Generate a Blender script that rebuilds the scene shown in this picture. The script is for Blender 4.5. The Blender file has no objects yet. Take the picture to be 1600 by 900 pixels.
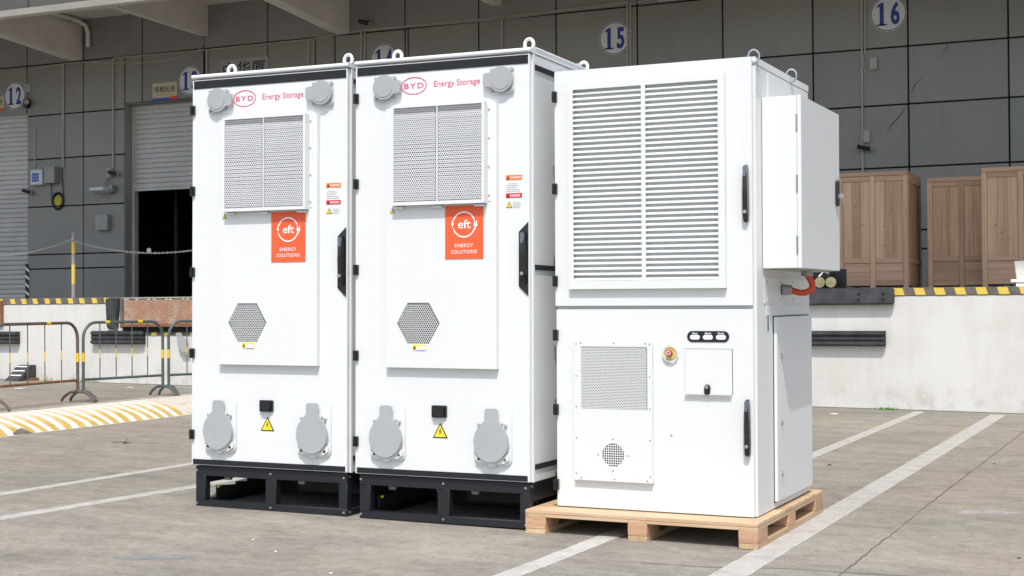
import bpy, bmesh, math, random
from mathutils import Vector, Matrix
from mathutils.geometry import tessellate_polygon
random.seed(7)
SC = bpy.context.scene
COL = SC.collection
pi = math.pi

# ------------------------------------------------------------------ camera
PITCH, ROLL, YAW, FPX = 0.0184, -0.0053, 0.42663, 2243.2
cam_d = bpy.data.cameras.new('camera')
cam = bpy.data.objects.new('camera', cam_d); COL.objects.link(cam)
c, s = math.cos(PITCH), math.sin(PITCH)
fw = Vector((0, c, s)); up0 = Vector((0, -s, c)); r0 = Vector((1, 0, 0))
cr, sr = math.cos(ROLL), math.sin(ROLL)
rr = cr * r0 + sr * up0; uu = -sr * r0 + cr * up0
RZ = Matrix.Rotation(YAW, 3, 'Z')
rr, uu, fw = RZ @ rr, RZ @ uu, RZ @ fw
M = Matrix.Identity(4)
for i in range(3):
    M[i][0], M[i][1], M[i][2] = rr[i], uu[i], -fw[i]
M[2][3] = 1.05
cam.matrix_world = M
cam_d.sensor_width = 36; cam_d.lens = FPX * 36 / 1600
cam_d.clip_end = 2000; cam_d.clip_start = 0.05
SC.camera = cam

# ------------------------------------------------------------------ light
SUN = Vector((0.185, -0.47, 0.7765)).normalized()      # towards the sun
w = bpy.data.worlds.new("World"); SC.world = w; w.use_nodes = True
nt = w.node_tree; nt.nodes.clear()
sky = nt.nodes.new('ShaderNodeTexSky'); sky.sky_type = 'NISHITA'; sky.sun_disc = False
sky.sun_elevation = math.asin(SUN.z); sky.sun_rotation = math.atan2(SUN.x, SUN.y)
sky.air_density = 1.0; sky.dust_density = 2.5; sky.ozone_density = 0.8
bg = nt.nodes.new('ShaderNodeBackground'); bg.inputs[1].default_value = 0.15
out = nt.nodes.new('ShaderNodeOutputWorld')
nt.links.new(sky.outputs[0], bg.inputs[0]); nt.links.new(bg.outputs[0], out.inputs[0])
sl = bpy.data.lights.new('sun', 'SUN'); sl.energy = 2.65; sl.angle = math.radians(0.5); sl.color = (1, 0.955, 0.89)
so = bpy.data.objects.new('sun', sl); COL.objects.link(so)
so.rotation_mode = 'QUATERNION'; so.rotation_quaternion = SUN.to_track_quat('Z', 'Y'); so.location = (0, 0, 30)
SC.view_settings.view_transform = 'Standard'; SC.view_settings.look = 'None'
SC.view_settings.exposure = 0.37; SC.view_settings.gamma = 1
SC.render.resolution_x, SC.render.resolution_y = 1024, 576

# ------------------------------------------------------------------ materials
def N(nt, t, **kw):
    n = nt.nodes.new(t)
    for k, v in kw.items():
        if k.startswith('i_'):
            n.inputs[int(k[2:])].default_value = v
        else: setattr(n, k, v)
    return n
def newmat(name, rough=0.6, metal=0.0):
    m = bpy.data.materials.new(name); m.use_nodes = True
    nt = m.node_tree; b = nt.nodes['Principled BSDF']
    b.inputs['Roughness'].default_value = rough; b.inputs['Metallic'].default_value = metal
    return m, nt, b
def ramp(nt, stops):
    r = nt.nodes.new('ShaderNodeValToRGB')
    el = r.color_ramp.elements
    el[0].position, el[0].color = stops[0][0], (*stops[0][1], 1)
    el[1].position, el[1].color = stops[-1][0], (*stops[-1][1], 1)
    for p, cc in stops[1:-1]:
        e = el.new(p); e.color = (*cc, 1)
    return r
def coords(nt, scale=(1, 1, 1), world=False, rot=(0, 0, 0)):
    mp = nt.nodes.new('ShaderNodeMapping'); mp.inputs['Scale'].default_value = scale; mp.inputs['Rotation'].default_value = rot
    if world:
        g = nt.nodes.new('ShaderNodeNewGeometry'); nt.links.new(g.outputs['Position'], mp.inputs[0])
    else:
        g = nt.nodes.new('ShaderNodeTexCoord'); nt.links.new(g.outputs['Object'], mp.inputs[0])
    return mp
def noise(nt, co, scale, detail=6, rough=0.6, dist=0.0):
    n = nt.nodes.new('ShaderNodeTexNoise'); n.inputs['Scale'].default_value = scale
    n.inputs['Detail'].default_value = detail; n.inputs['Roughness'].default_value = rough
    n.inputs['Distortion'].default_value = dist
    nt.links.new(co.outputs[0], n.inputs['Vector']); return n
def mix(nt, a, b, fac, mode='MIX'):
    m = nt.nodes.new('ShaderNodeMix'); m.data_type = 'RGBA'; m.blend_type = mode
    for sock, v in ((m.inputs[0], fac), (m.inputs[6], a), (m.inputs[7], b)):
        if isinstance(v, (int, float)): sock.default_value = v
        elif isinstance(v, tuple): sock.default_value = (*v, 1)
        else: nt.links.new(v, sock)
    return m.outputs[2]
def bump(nt, b, h, strength=0.2, dist=0.01):
    bp = nt.nodes.new('ShaderNodeBump'); bp.inputs['Strength'].default_value = strength; bp.inputs['Distance'].default_value = dist
    nt.links.new(h, bp.inputs['Height']); nt.links.new(bp.outputs[0], b.inputs['Normal'])
def simple(name, col, rough=0.6, metal=0.0, var=0.12, scale=6, bmp=0.0, bscale=80, sc=(1, 1, 1), coat=0.0):
    m, nt, b = newmat(name, rough, metal)
    co = coords(nt, sc, world=True)
    n = noise(nt, co, scale)
    lo = tuple(x * (1 - var) for x in col); hi = tuple(min(1, x * (1 + var)) for x in col)
    r = ramp(nt, [(0.3, lo), (0.7, hi)]); nt.links.new(n.outputs[0], r.inputs[0])
    nt.links.new(r.outputs[0], b.inputs['Base Color'])
    if bmp:
        n2 = noise(nt, co, bscale); bump(nt, b, n2.outputs[0], bmp, 0.004)
    if coat: b.inputs['Coat Weight'].default_value = coat
    return m

MT = {}
MT['white'] = simple('white powder coat', (0.712, 0.738, 0.738), 0.45, 0, 0.012, 1.5, 0.05, 400)
def ripple(m):
    nt = m.node_tree; b = nt.nodes['Principled BSDF']
    n = noise(nt, coords(nt, (1, 1, 0.6), True), 3.0, 3, 0.5); bump(nt, b, n.outputs[0], 0.10, 0.02)
ripple(MT['white'])
MT['capgrey'] = simple('grey moulded plastic', (0.37, 0.39, 0.405), 0.42, 0, 0.04, 8, 0.05, 300)
MT['caplight'] = simple('light grey moulded plastic', (0.62, 0.64, 0.66), 0.4, 0, 0.03, 8)
MT['black'] = simple('black plastic', (0.012, 0.013, 0.015), 0.35, 0, 0.2, 20)
MT['stripe'] = simple('anthracite stripe', (0.010, 0.012, 0.018), 0.85, 0, 0.1, 9)
MT['frame'] = simple('anthracite steel frame', (0.010, 0.0125, 0.017), 0.5, 0, 0.2, 9, 0.08, 90)
MT['deep'] = simple('dark interior', (0.03, 0.03, 0.032), 0.8, 0, 0.2, 4)
MT['steel'] = simple('zinc plated steel', (0.55, 0.55, 0.56), 0.3, 0.9, 0.1, 20)
MT['handle'] = simple('glossy black handle', (0.01, 0.011, 0.014), 0.16, 0, 0.1, 10, coat=0.5)
MT['handletop'] = simple('tinted handle end', (0.16, 0.2, 0.26), 0.15, 0.4, 0.15, 30, coat=0.5)
MT['red'] = simple('pinkish red print', (0.66, 0.085, 0.17), 0.6, 0, 0.03, 5)
MT['sticker'] = simple('orange red vinyl', (0.83, 0.115, 0.035), 0.45, 0, 0.03, 8)
MT['orange'] = simple('orange label', (0.85, 0.2, 0.02), 0.5, 0, 0.03, 8)
MT['labelred'] = simple('red label', (0.7, 0.03, 0.04), 0.5, 0, 0.03, 8)
MT['yellow'] = simple('yellow label', (0.85, 0.68, 0.03), 0.5, 0, 0.03, 8)
MT['printwhite'] = simple('white print', (0.85, 0.85, 0.85), 0.5, 0, 0.01, 8)
MT['printgrey'] = simple('pale grey print', (0.45, 0.5, 0.55), 0.6, 0, 0.05, 8)
MT['ink'] = simple('black print', (0.02, 0.02, 0.02), 0.6, 0, 0.05, 8)
MT['lamp'] = simple('frosted indicator lens', (0.72, 0.72, 0.82), 0.3, 0, 0.03, 8)
MT['ering'] = simple('amber ring', (0.65, 0.5, 0.16), 0.35, 0, 0.15, 40)
MT['ebtn'] = simple('dull red button', (0.42, 0.05, 0.06), 0.35, 0, 0.1, 40)
MT['cable'] = simple('orange high voltage cable', (0.55, 0.055, 0.008), 0.45, 0, 0.1, 30)
MT['blue'] = simple('blue sign paint', (0.02, 0.04, 0.26), 0.55, 0, 0.12, 20)
MT['signwhite'] = simple('sign white', (0.62, 0.64, 0.66), 0.55, 0, 0.05, 8)
MT['signgrey'] = simple('grey sign face', (0.33, 0.32, 0.32), 0.6, 0, 0.06, 8)
MT['conduit'] = simple('pvc conduit', (0.42, 0.38, 0.34), 0.5, 0, 0.12, 3)
MT['boxcream'] = simple('cream plastic box', (0.5, 0.46, 0.33), 0.5, 0, 0.08, 8)
MT['boxgrey'] = simple('grey metal box', (0.3, 0.3, 0.29), 0.4, 0.3, 0.1, 8)
MT['signblue'] = simple('blue printed square', (0.03, 0.1, 0.5), 0.5, 0, 0.3, 60)
MT['rope'] = simple('black hose', (0.012, 0.012, 0.013), 0.5, 0, 0.2, 8)
MT['ydisc'] = simple('yellow disc', (0.45, 0.42, 0.04), 0.6, 0, 0.3, 20)
MT['brass'] = simple('pale brass wheel', (0.42, 0.37, 0.2), 0.35, 0.5, 0.2, 20)
MT['rubber'] = simple('worn black rubber', (0.045, 0.048, 0.052), 0.75, 0, 0.5, 9, 0.35, 60)
MT['grass'] = simple('green weed', (0.1, 0.24, 0.03), 0.7, 0, 0.3, 30)
MT['leaf'] = simple('dry brown leaf', (0.05, 0.035, 0.02), 0.8, 0, 0.3, 30)
MT['crack'] = simple('dark joint filler', (0.075, 0.07, 0.065), 0.9, 0, 0.4, 12)
MT['roofwhite'] = simple('white painted soffit', (0.8, 0.79, 0.75), 0.8, 0, 0.03, 1)  # white picked to bounce light back onto the upper wall and beams
MT['jointline'] = simple('worn joint', (0.17, 0.16, 0.145), 0.9, 0, 0.5, 5)
MT['beam'] = simple('painted concrete beam', (0.80, 0.755, 0.69), 0.8, 0, 0.08, 2.5, 0.1, 30)
MT['joint'] = simple('dark joint', (0.01, 0.01, 0.011), 0.9, 0, 0.1, 3)
MT['chain'] = simple('galvanised chain', (0.5, 0.5, 0.5), 0.4, 0.7, 0.2, 30)
MT['scuff'] = simple('dark scuff', (0.10, 0.105, 0.11), 0.8, 0, 0.35, 18)
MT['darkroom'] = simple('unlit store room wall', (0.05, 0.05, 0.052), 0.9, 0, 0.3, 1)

# wall cladding: slightly different panel to panel
def m_clad(k):
    m, nt, b = newmat('grey cladding %d' % k, 0.5, 0.0)
    co = coords(nt, (1, 1, 1), world=True)
    base = [(0.252, 0.250, 0.233), (0.262, 0.260, 0.243), (0.243, 0.242, 0.226)][k]
    n = noise(nt, co, 0.7, 4); n2 = noise(nt, coords(nt, (3, 3, 0.35), True), 2.2, 8, 0.7)
    r = ramp(nt, [(0.25, tuple(x * 0.9 for x in base)), (0.75, tuple(x * 1.1 for x in base))])
    nt.links.new(n.outputs[0], r.inputs[0])
    r2 = ramp(nt, [(0.35, (0.82, 0.81, 0.79)), (0.6, (1.0, 1.0, 1.0))]); nt.links.new(n2.outputs[0], r2.inputs[0])
    nt.links.new(mix(nt, r.outputs[0], r2.outputs[0], 0.3, 'MULTIPLY'), b.inputs['Base Color'])
    n3 = noise(nt, co, 1.4, 2); bump(nt, b, n3.outputs[0], 0.25, 0.03)
    return m
CLAD = [m_clad(k) for k in range(3)]
MT['shutter'] = simple('grey roller shutter', (0.5, 0.49, 0.465), 0.45, 0.2, 0.12, 1.5)

def m_ground():
    m, nt, b = newmat('weathered concrete yard', 0.9)
    co = coords(nt, (1, 1, 1), True)
    big = noise(nt, co, 0.33, 5, 0.55, 0.3); mid = noise(nt, co, 1.6, 9, 0.72, 0.4); fine = noise(nt, co, 55, 6, 0.75)
    r1 = ramp(nt, [(0.28, (0.255, 0.239, 0.210)), (0.5, (0.308, 0.289, 0.252)), (0.72, (0.350, 0.333, 0.295))])
    nt.links.new(big.outputs[0], r1.inputs[0])
    r2 = ramp(nt, [(0.3, (0.72, 0.72, 0.73)), (0.47, (0.97, 0.96, 0.95)), (0.7, (1.1, 1.08, 1.04))])
    nt.links.new(mid.outputs[0], r2.inputs[0])
    a = mix(nt, r1.outputs[0], r2.outputs[0], 0.85, 'MULTIPLY')
    r3 = ramp(nt, [(0.3, (0.62, 0.62, 0.62)), (0.55, (1.06, 1.06, 1.06))]); nt.links.new(fine.outputs[0], r3.inputs[0])
    a = mix(nt, a, r3.outputs[0], 0.6, 'MULTIPLY')
    gr = noise(nt, co, 13, 9, 0.82, 0.3)
    r8 = ramp(nt, [(0.36, (0.70, 0.69, 0.68)), (0.5, (0.98, 0.98, 0.98)), (0.64, (1.16, 1.16, 1.15))]); nt.links.new(gr.outputs[0], r8.inputs[0])
    a = mix(nt, a, r8.outputs[0], 0.75, 'MULTIPLY')
    # streaks swept along the yard (brushed finish and tyre wear)
    st = noise(nt, coords(nt, (0.8, 2.0, 1), True, (0, 0, 0.42)), 2.6, 8, 0.7)
    r4 = ramp(nt, [(0.34, (0.74, 0.73, 0.72)), (0.5, (0.97, 0.96, 0.95)), (0.66, (1.12, 1.12, 1.11))]); nt.links.new(st.outputs[0], r4.inputs[0])
    a = mix(nt, a, r4.outputs[0], 0.75, 'MULTIPLY')
    st2 = noise(nt, coords(nt, (1.6, 4.5, 1), True, (0, 0, 0.36)), 5.0, 6, 0.75)
    r6 = ramp(nt, [(0.36, (0.80, 0.79, 0.78)), (0.64, (1.1, 1.1, 1.1))]); nt.links.new(st2.outputs[0], r6.inputs[0])
    a = mix(nt, a, r6.outputs[0], 0.4, 'MULTIPLY')
    # faint green grey and warm stains
    hs = noise(nt, coords(nt, (0.7, 1.4, 1), True), 0.7, 6, 0.6, 0.8)
    r7 = ramp(nt, [(0.36, (1.03, 0.985, 0.955)), (0.52, (1, 1, 1)), (0.66, (0.93, 0.985, 0.96))]); nt.links.new(hs.outputs[0], r7.inputs[0])
    a = mix(nt, a, r7.outputs[0], 0.9, 'MULTIPLY')
    # pale worn patches
    pt = noise(nt, coords(nt, (1, 1, 1), True), 0.9, 10, 0.8, 1.0)
    r5 = ramp(nt, [(0.63, (0, 0, 0)), (0.72, (1, 1, 1))]); nt.links.new(pt.outputs[0], r5.inputs[0])
    a = mix(nt, a, (0.46, 0.455, 0.44), mix(nt, (0, 0, 0), r5.outputs[0], 0.35))
    # dark tyre soiled lane in front of the dock
    sx = nt.nodes.new('ShaderNodeSeparateXYZ'); g = nt.nodes.new('ShaderNodeNewGeometry'); nt.links.new(g.outputs['Position'], sx.inputs[0])
    md = nt.nodes.new('ShaderNodeMath'); md.operation = 'ADD'; nt.links.new(sx.outputs[1], md.inputs[0])
    n5 = noise(nt, co, 0.8, 6)
    mm = nt.nodes.new('ShaderNodeMath'); mm.operation = 'MULTIPLY'; mm.inputs[1].default_value = 1.6; nt.links.new(n5.outputs[0], mm.inputs[0])
    nt.links.new(mm.outputs[0], md.inputs[1])
    mr = nt.nodes.new('ShaderNodeMapRange'); mr.inputs[1].default_value = 13.2; mr.inputs[2].default_value = 14.8
    mr.inputs[3].default_value = 0; mr.inputs[4].default_value = 0.22; nt.links.new(md.outputs[0], mr.inputs[0])
    a = mix(nt, a, (0.17, 0.165, 0.16), mr.outputs[0])
    nt.links.new(a, b.inputs['Base Color'])
    bump(nt, b, fine.outputs[0], 0.55, 0.006)
    return m
MT['ground'] = m_ground()

def m_paintline():
    m, nt, b = newmat('worn white road paint', 0.8)
    co = coords(nt, (1, 1, 1), True)
    n = noise(nt, co, 9, 8, 0.8); n2 = noise(nt, co, 60, 5, 0.8)
    r = ramp(nt, [(0.3, (0.33, 0.315, 0.29)), (0.5, (0.465, 0.455, 0.43)), (0.7, (0.54, 0.53, 0.505))]); nt.links.new(n.outputs[0], r.inputs[0])
    r2 = ramp(nt, [(0.35, (0.7, 0.7, 0.7)), (0.5, (1, 1, 1))]); nt.links.new(n2.outputs[0], r2.inputs[0])
    nt.links.new(mix(nt, r.outputs[0], r2.outputs[0], 0.6, 'MULTIPLY'), b.inputs['Base Color'])
    bump(nt, b, n2.outputs[0], 0.4, 0.004); return m
MT['line'] = m_paintline()

def m_dock():
    m, nt, b = newmat('whitewashed dock concrete', 0.85)
    co = coords(nt, (1, 1, 1), True)
    n = noise(nt, co, 1.3, 8, 0.65); n2 = noise(nt, coords(nt, (2.5, 2.5, 0.35), True), 2.5, 8, 0.7); n3 = noise(nt, co, 7, 10, 0.8, 0.6)
    r = ramp(nt, [(0.3, (0.60, 0.59, 0.555)), (0.55, (0.67, 0.67, 0.645)), (0.75, (0.70, 0.70, 0.68))]); nt.links.new(n.outputs[0], r.inputs[0])
    r2 = ramp(nt, [(0.35, (0.9, 0.885, 0.855)), (0.55, (1, 1, 1))]); nt.links.new(n2.outputs[0], r2.inputs[0])
    a = mix(nt, r.outputs[0], r2.outputs[0], 0.55, 'MULTIPLY')
    r3 = ramp(nt, [(0.66, (0, 0, 0)), (0.74, (1, 1, 1))]); nt.links.new(n3.outputs[0], r3.inputs[0])
    a = mix(nt, a, (0.3, 0.27, 0.24), mix(nt, (0, 0, 0), r3.outputs[0], 0.6))
    # grime splashed near the ground
    sx = nt.nodes.new('ShaderNodeSeparateXYZ'); g = nt.nodes.new('ShaderNodeNewGeometry'); nt.links.new(g.outputs['Position'], sx.inputs[0])
    mr = nt.nodes.new('ShaderNodeMapRange'); mr.inputs[1].default_value = 0.5; mr.inputs[2].default_value = 0.15; mr.inputs[3].default_value = 0; mr.inputs[4].default_value = 1
    nt.links.new(sx.outputs[2], mr.inputs[0])
    ng = noise(nt, co, 3.2, 10, 0.78)
    rg = ramp(nt, [(0.5, (0, 0, 0)), (0.68, (1, 1, 1))]); nt.links.new(ng.outputs[0], rg.inputs[0])
    fm = nt.nodes.new('ShaderNodeMath'); fm.operation = 'MULTIPLY'; nt.links.new(mr.outputs[0], fm.inputs[0]); nt.links.new(rg.outputs[0], fm.inputs[1])
    fm2 = nt.nodes.new('ShaderNodeMath'); fm2.operation = 'MULTIPLY'; fm2.inputs[1].default_value = 0.7; nt.links.new(fm.outputs[0], fm2.inputs[0])
    a = mix(nt, a, (0.33, 0.27, 0.22), fm2.outputs[0])
    nt.links.new(a, b.inputs['Base Color']); bump(nt, b, n3.outputs[0], 0.25, 0.01); return m
MT['dock'] = m_dock()
MT['dockedge'] = simple('grimy concrete edge', (0.14, 0.125, 0.11), 0.85, 0, 0.35, 10, 0.3, 50)
MT['dockfloor'] = simple('dock floor', (0.32, 0.31, 0.29), 0.8, 0, 0.2, 2)
def m_worn(name, col, under, th=0.52, scale=8, rough=0.7):
    m, nt, b = newmat(name, rough)
    co = coords(nt, (1, 1, 1), True); n = noise(nt, co, scale, 10, 0.8, 0.4)
    r = ramp(nt, [(th, (0, 0, 0)), (th + 0.07, (1, 1, 1))]); nt.links.new(n.outputs[0], r.inputs[0])
    nt.links.new(mix(nt, col, under, r.outputs[0]), b.inputs['Base Color'])
    bump(nt, b, n.outputs[0], 0.3, 0.006); return m
MT['edgeyellow'] = m_worn('yellow edge paint', (0.72, 0.53, 0.08), (0.45, 0.36, 0.2), 0.6, 14)
def m_kerb_yellow():
    m, nt, b = newmat('faded yellow kerb paint', 0.8)
    co = coords(nt, (1, 1, 1), True); n = noise(nt, co, 8, 10, 0.8, 0.5)
    g = nt.nodes.new('ShaderNodeNewGeometry'); sx = nt.nodes.new('ShaderNodeSeparateXYZ'); nt.links.new(g.outputs['Position'], sx.inputs[0])
    mr = nt.nodes.new('ShaderNodeMapRange'); mr.inputs[1].default_value = -7.98; mr.inputs[2].default_value = -8.30; mr.inputs[3].default_value = -0.12; mr.inputs[4].default_value = 0.20
    nt.links.new(sx.outputs[0], mr.inputs[0])
    ad = nt.nodes.new('ShaderNodeMath'); ad.operation = 'ADD'; nt.links.new(n.outputs[0], ad.inputs[0]); nt.links.new(mr.outputs[0], ad.inputs[1])
    r = ramp(nt, [(0.38, (0.50, 0.34, 0.08)), (0.52, (0.60, 0.44, 0.17)), (0.60, (0.66, 0.53, 0.38)), (0.75, (0.66, 0.58, 0.49))]); nt.links.new(ad.outputs[0], r.inputs[0])
    nt.links.new(r.outputs[0], b.inputs['Base Color']); bump(nt, b, n.outputs[0], 0.35, 0.008); return m
MT['kyellow'] = m_kerb_yellow()
MT['kwhite'] = m_worn('white kerb paint', (0.76, 0.745, 0.7), (0.55, 0.5, 0.42), 0.64, 9)
MT['kend'] = m_worn('scuffed kerb concrete', (0.6, 0.56, 0.5), (0.4, 0.32, 0.22), 0.56, 9)
MT['rustplate'] = m_worn('rusty painted plate', (0.50, 0.42, 0.34), (0.46, 0.165, 0.06), 0.42, 3.2)
MT['rust'] = m_worn('rust', (0.2, 0.085, 0.04), (0.3, 0.14, 0.06), 0.5, 15)
MT['meshwire'] = simple('white mesh wire', (0.66, 0.62, 0.55), 0.5, 0.2, 0.2, 10)
MT['pipegrey'] = m_worn('grey green barrier paint', (0.085, 0.11, 0.11), (0.12, 0.11, 0.1), 0.6, 18, 0.4)
MT['piperust'] = m_worn('rusty barrier pipe', (0.11, 0.10, 0.095), (0.16, 0.065, 0.035), 0.5, 9, 0.6)
MT['reflect'] = m_worn('yellow barrier band', (0.75, 0.52, 0.02), (0.5, 0.35, 0.08), 0.66, 20, 0.5)
MT['postgrey'] = m_worn('galvanised post', (0.3, 0.29, 0.27), (0.18, 0.15, 0.12), 0.55, 20, 0.6)

def m_wood(name, light, dark, axis='x', scale=1.0):
    m, nt, b = newmat(name, 0.7)
    sc = {'x': (0.6, 14, 14), 'z': (14, 14, 0.6), 'y': (14, 0.6, 14)}[axis]
    oi = nt.nodes.new('ShaderNodeObjectInfo')
    mp = coords(nt, tuple(q * scale for q in sc), True)
    vm = nt.nodes.new('ShaderNodeVectorMath'); vm.operation = 'ADD'
    sc2 = nt.nodes.new('ShaderNodeVectorMath'); sc2.operation = 'SCALE'; sc2.inputs[3].default_value = 37
    cx = nt.nodes.new('ShaderNodeCombineXYZ')
    for k in range(3): nt.links.new(oi.outputs['Random'], cx.inputs[k])
    nt.links.new(cx.outputs[0], sc2.inputs[0]); nt.links.new(mp.outputs[0], vm.inputs[0]); nt.links.new(sc2.outputs[0], vm.inputs[1])
    n = noise(nt, vm, 1.0, 8, 0.7, 1.2); n2 = noise(nt, vm, 5.0, 5, 0.7, 0.5)
    r = ramp(nt, [(0.3, dark), (0.5, tuple((a + c_) / 2 for a, c_ in zip(light, dark))), (0.68, light)]); nt.links.new(n.outputs[0], r.inputs[0])
    r2 = ramp(nt, [(0.3, (0.78, 0.76, 0.74)), (0.6, (1.05, 1.05, 1.05))]); nt.links.new(n2.outputs[0], r2.inputs[0])
    tint = nt.nodes.new('ShaderNodeMapRange'); tint.inputs[3].default_value = 0.85; tint.inputs[4].default_value = 1.12; nt.links.new(oi.outputs['Random'], tint.inputs[0])
    hv = nt.nodes.new('ShaderNodeHueSaturation'); nt.links.new(tint.outputs[0], hv.inputs['Value'])
    nt.links.new(mix(nt, r.outputs[0], r2.outputs[0], 0.7, 'MULTIPLY'), hv.inputs['Color'])
    nt.links.new(hv.outputs[0], b.inputs['Base Color']); bump(nt, b, n2.outputs[0], 0.15, 0.004); return m
MT['pine_x'] = m_wood('pale pine along', (0.68, 0.51, 0.34), (0.52, 0.34, 0.19), 'x')
MT['pine_y'] = m_wood('pale pine across', (0.66, 0.50, 0.33), (0.50, 0.33, 0.18), 'y')
MT['pine_end'] = m_wood('layered pine block', (0.64, 0.42, 0.27), (0.46, 0.25, 0.15), 'x', 0.8)
MT['teak_z'] = m_wood('raw brown wood upright', (0.62, 0.435, 0.285), (0.40, 0.245, 0.15), 'z', 0.8)
MT['teak_x'] = m_wood('raw brown wood level', (0.56, 0.39, 0.26), (0.38, 0.24, 0.155), 'x', 0.8)

# ------------------------------------------------------------------ mesh helpers
class MB:
    def __init__(s): s.v = []; s.f = []; s.mi = []; s.mats = []; s.cur = 0
    def m(s, mat):
        if mat not in s.mats: s.mats.append(mat)
        s.cur = s.mats.index(mat); return s
    def add(s, vs, fs):
        o = len(s.v); s.v += [tuple(v) for v in vs]
        for f in fs: s.f.append(tuple(i + o for i in f)); s.mi.append(s.cur)
        return s
    def box(s, x0, x1, y0, y1, z0, z1):
        v = [(x, y, z) for x in (x0, x1) for y in (y0, y1) for z in (z0, z1)]
        return s.add(v, [(0, 1, 3, 2), (4, 6, 7, 5), (0, 4, 5, 1), (2, 3, 7, 6), (0, 2, 6, 4), (1, 5, 7, 3)])
    def poly(s, pts, y0, y1, holes=()):
        """plate in the XZ plane between y0 (front) and y1, with holes"""
        loops = [list(pts)] + [list(h) for h in holes]
        tri = tessellate_polygon([[Vector((p[0], p[1], 0)) for p in l] for l in loops])
        flat = [p for l in loops for p in l]; n = len(flat); area_sign = []
        vs = [(p[0], y0, p[1]) for p in flat] + [(p[0], y1, p[1]) for p in flat]
        fs = []
        for t in tri:
            a, b_, c_ = [flat[i] for i in t]
            cr_ = (b_[0] - a[0]) * (c_[1] - a[1]) - (b_[1] - a[1]) * (c_[0] - a[0])
            t = tuple(t) if cr_ > 0 else tuple(reversed(t))
            fs.append(t); fs.append(tuple(i + n for i in reversed(t)))
        o = 0
        for l in loops:
            k = len(l)
            for i in range(k):
                j = (i + 1) % k; fs.append((o + i, o + i + n, o + j + n, o + j))
            o += k
        return s.add(vs, fs)
    def tube(s, pts, r, seg=8, closed=False, cap=True):
        pts = [Vector(p) for p in pts]; n = len(pts); rings = []
        prev = None
        for i, p in enumerate(pts):
            if closed: t = (pts[(i + 1) % n] - pts[i - 1]).normalized()
            else: t = (pts[min(i + 1, n - 1)] - pts[max(i - 1, 0)]).normalized()
            if prev is None:
                a = Vector((0, 0, 1)) if abs(t.z) < 0.9 else Vector((1, 0, 0))
                u = t.cross(a).normalized()
            else: u = (prev - t * prev.dot(t)).normalized()
            prev = u; v_ = t.cross(u)
            rad = r[i] if isinstance(r, (list, tuple)) else r
            rings.append([p + (u * math.cos(2 * pi * k / seg) + v_ * math.sin(2 * pi * k / seg)) * rad for k in range(seg)])
        vs = [q for rg in rings for q in rg]; fs = []
        for i in range(n if closed else n - 1):
            a = i * seg; b_ = ((i + 1) % n) * seg
            for k in range(seg):
                k2 = (k + 1) % seg; fs.append((a + k, a + k2, b_ + k2, b_ + k))
        if not closed and cap:
            fs.append(tuple(reversed(range(seg)))); fs.append(tuple((n - 1) * seg + k for k in range(seg)))
        return s.add(vs, fs)
    def disc(s, x, z, r, y0, y1, seg=24, rz=None):
        return s.poly([(x + r * math.cos(2 * pi * k / seg), z + (rz or r) * math.sin(2 * pi * k / seg)) for k in range(seg)], y0, y1)
    def obj(s, name, mat=None, parent=None, bev=0, smooth=False, kind=None, label=None, seg=2):
        me = bpy.data.meshes.new(name); me.from_pydata(s.v, [], s.f)
        if mat is not None and not s.mats: me.materials.append(mat)
        else:
            for m_ in s.mats: me.materials.append(m_)
            me.polygons.foreach_set('material_index', s.mi)
        bm = bmesh.new(); bm.from_mesh(me); bmesh.ops.recalc_face_normals(bm, faces=bm.faces)
        if bev:
            ed = [e for e in bm.edges if len(e.link_faces) == 2 and e.calc_face_angle(0) > 0.6]
            bmesh.ops.bevel(bm, geom=ed, offset=bev, segments=seg, affect='EDGES', clamp_overlap=True)
        if smooth or bev:
            for f in bm.faces: f.smooth = True
            for e in bm.edges:
                if len(e.link_faces) == 2 and e.calc_face_angle(0) > 0.7: e.smooth = False
        bm.to_mesh(me); bm.free()
        o = bpy.data.objects.new(name, me); COL.objects.link(o)
        if parent is not None: o.parent = parent
        if kind: o['kind'] = kind
        if label: o['label'] = label
        return o

def rrect(x0, x1, z0, z1, r, n=5):
    pts = []
    for cx, cz, a0 in ((x1 - r, z1 - r, 0), (x0 + r, z1 - r, 90), (x0 + r, z0 + r, 180), (x1 - r, z0 + r, 270)):
        for k in range(n + 1):
            a = math.radians(a0 + 90 * k / n); pts.append((cx + r * math.cos(a), cz + r * math.sin(a)))
    return pts
def circ(x, z, r, n=24, rz=None, a0=0):
    return [(x + r * math.cos(a0 + 2 * pi * k / n), z + (rz or r) * math.sin(a0 + 2 * pi * k / n)) for k in range(n)]

def tag(o, label=None, cat=None, group=None, kind=None):
    if label: o['label'] = label
    if cat: o['category'] = cat
    if group: o['group'] = group
    if kind: o['kind'] = kind
    return o
def thing(name, label, cat, loc=(0, 0, 0), group=None, mat=None):
    o = bpy.data.objects.new(name, None); COL.objects.link(o); o.empty_display_size = 0.2
    if mat is not None: o.matrix_world = mat
    else: o.location = loc
    return tag(o, label, cat, group)
def copy_tree(o, parent=None):
    c_ = o.copy(); COL.objects.link(c_)
    if parent is not None: c_.parent = parent
    for ch in list(o.children): copy_tree(ch, c_)
    return c_
def dup(o, loc=None):
    c_ = o.copy(); COL.objects.link(c_)
    if loc is not None: c_.location = loc
    return c_

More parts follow.
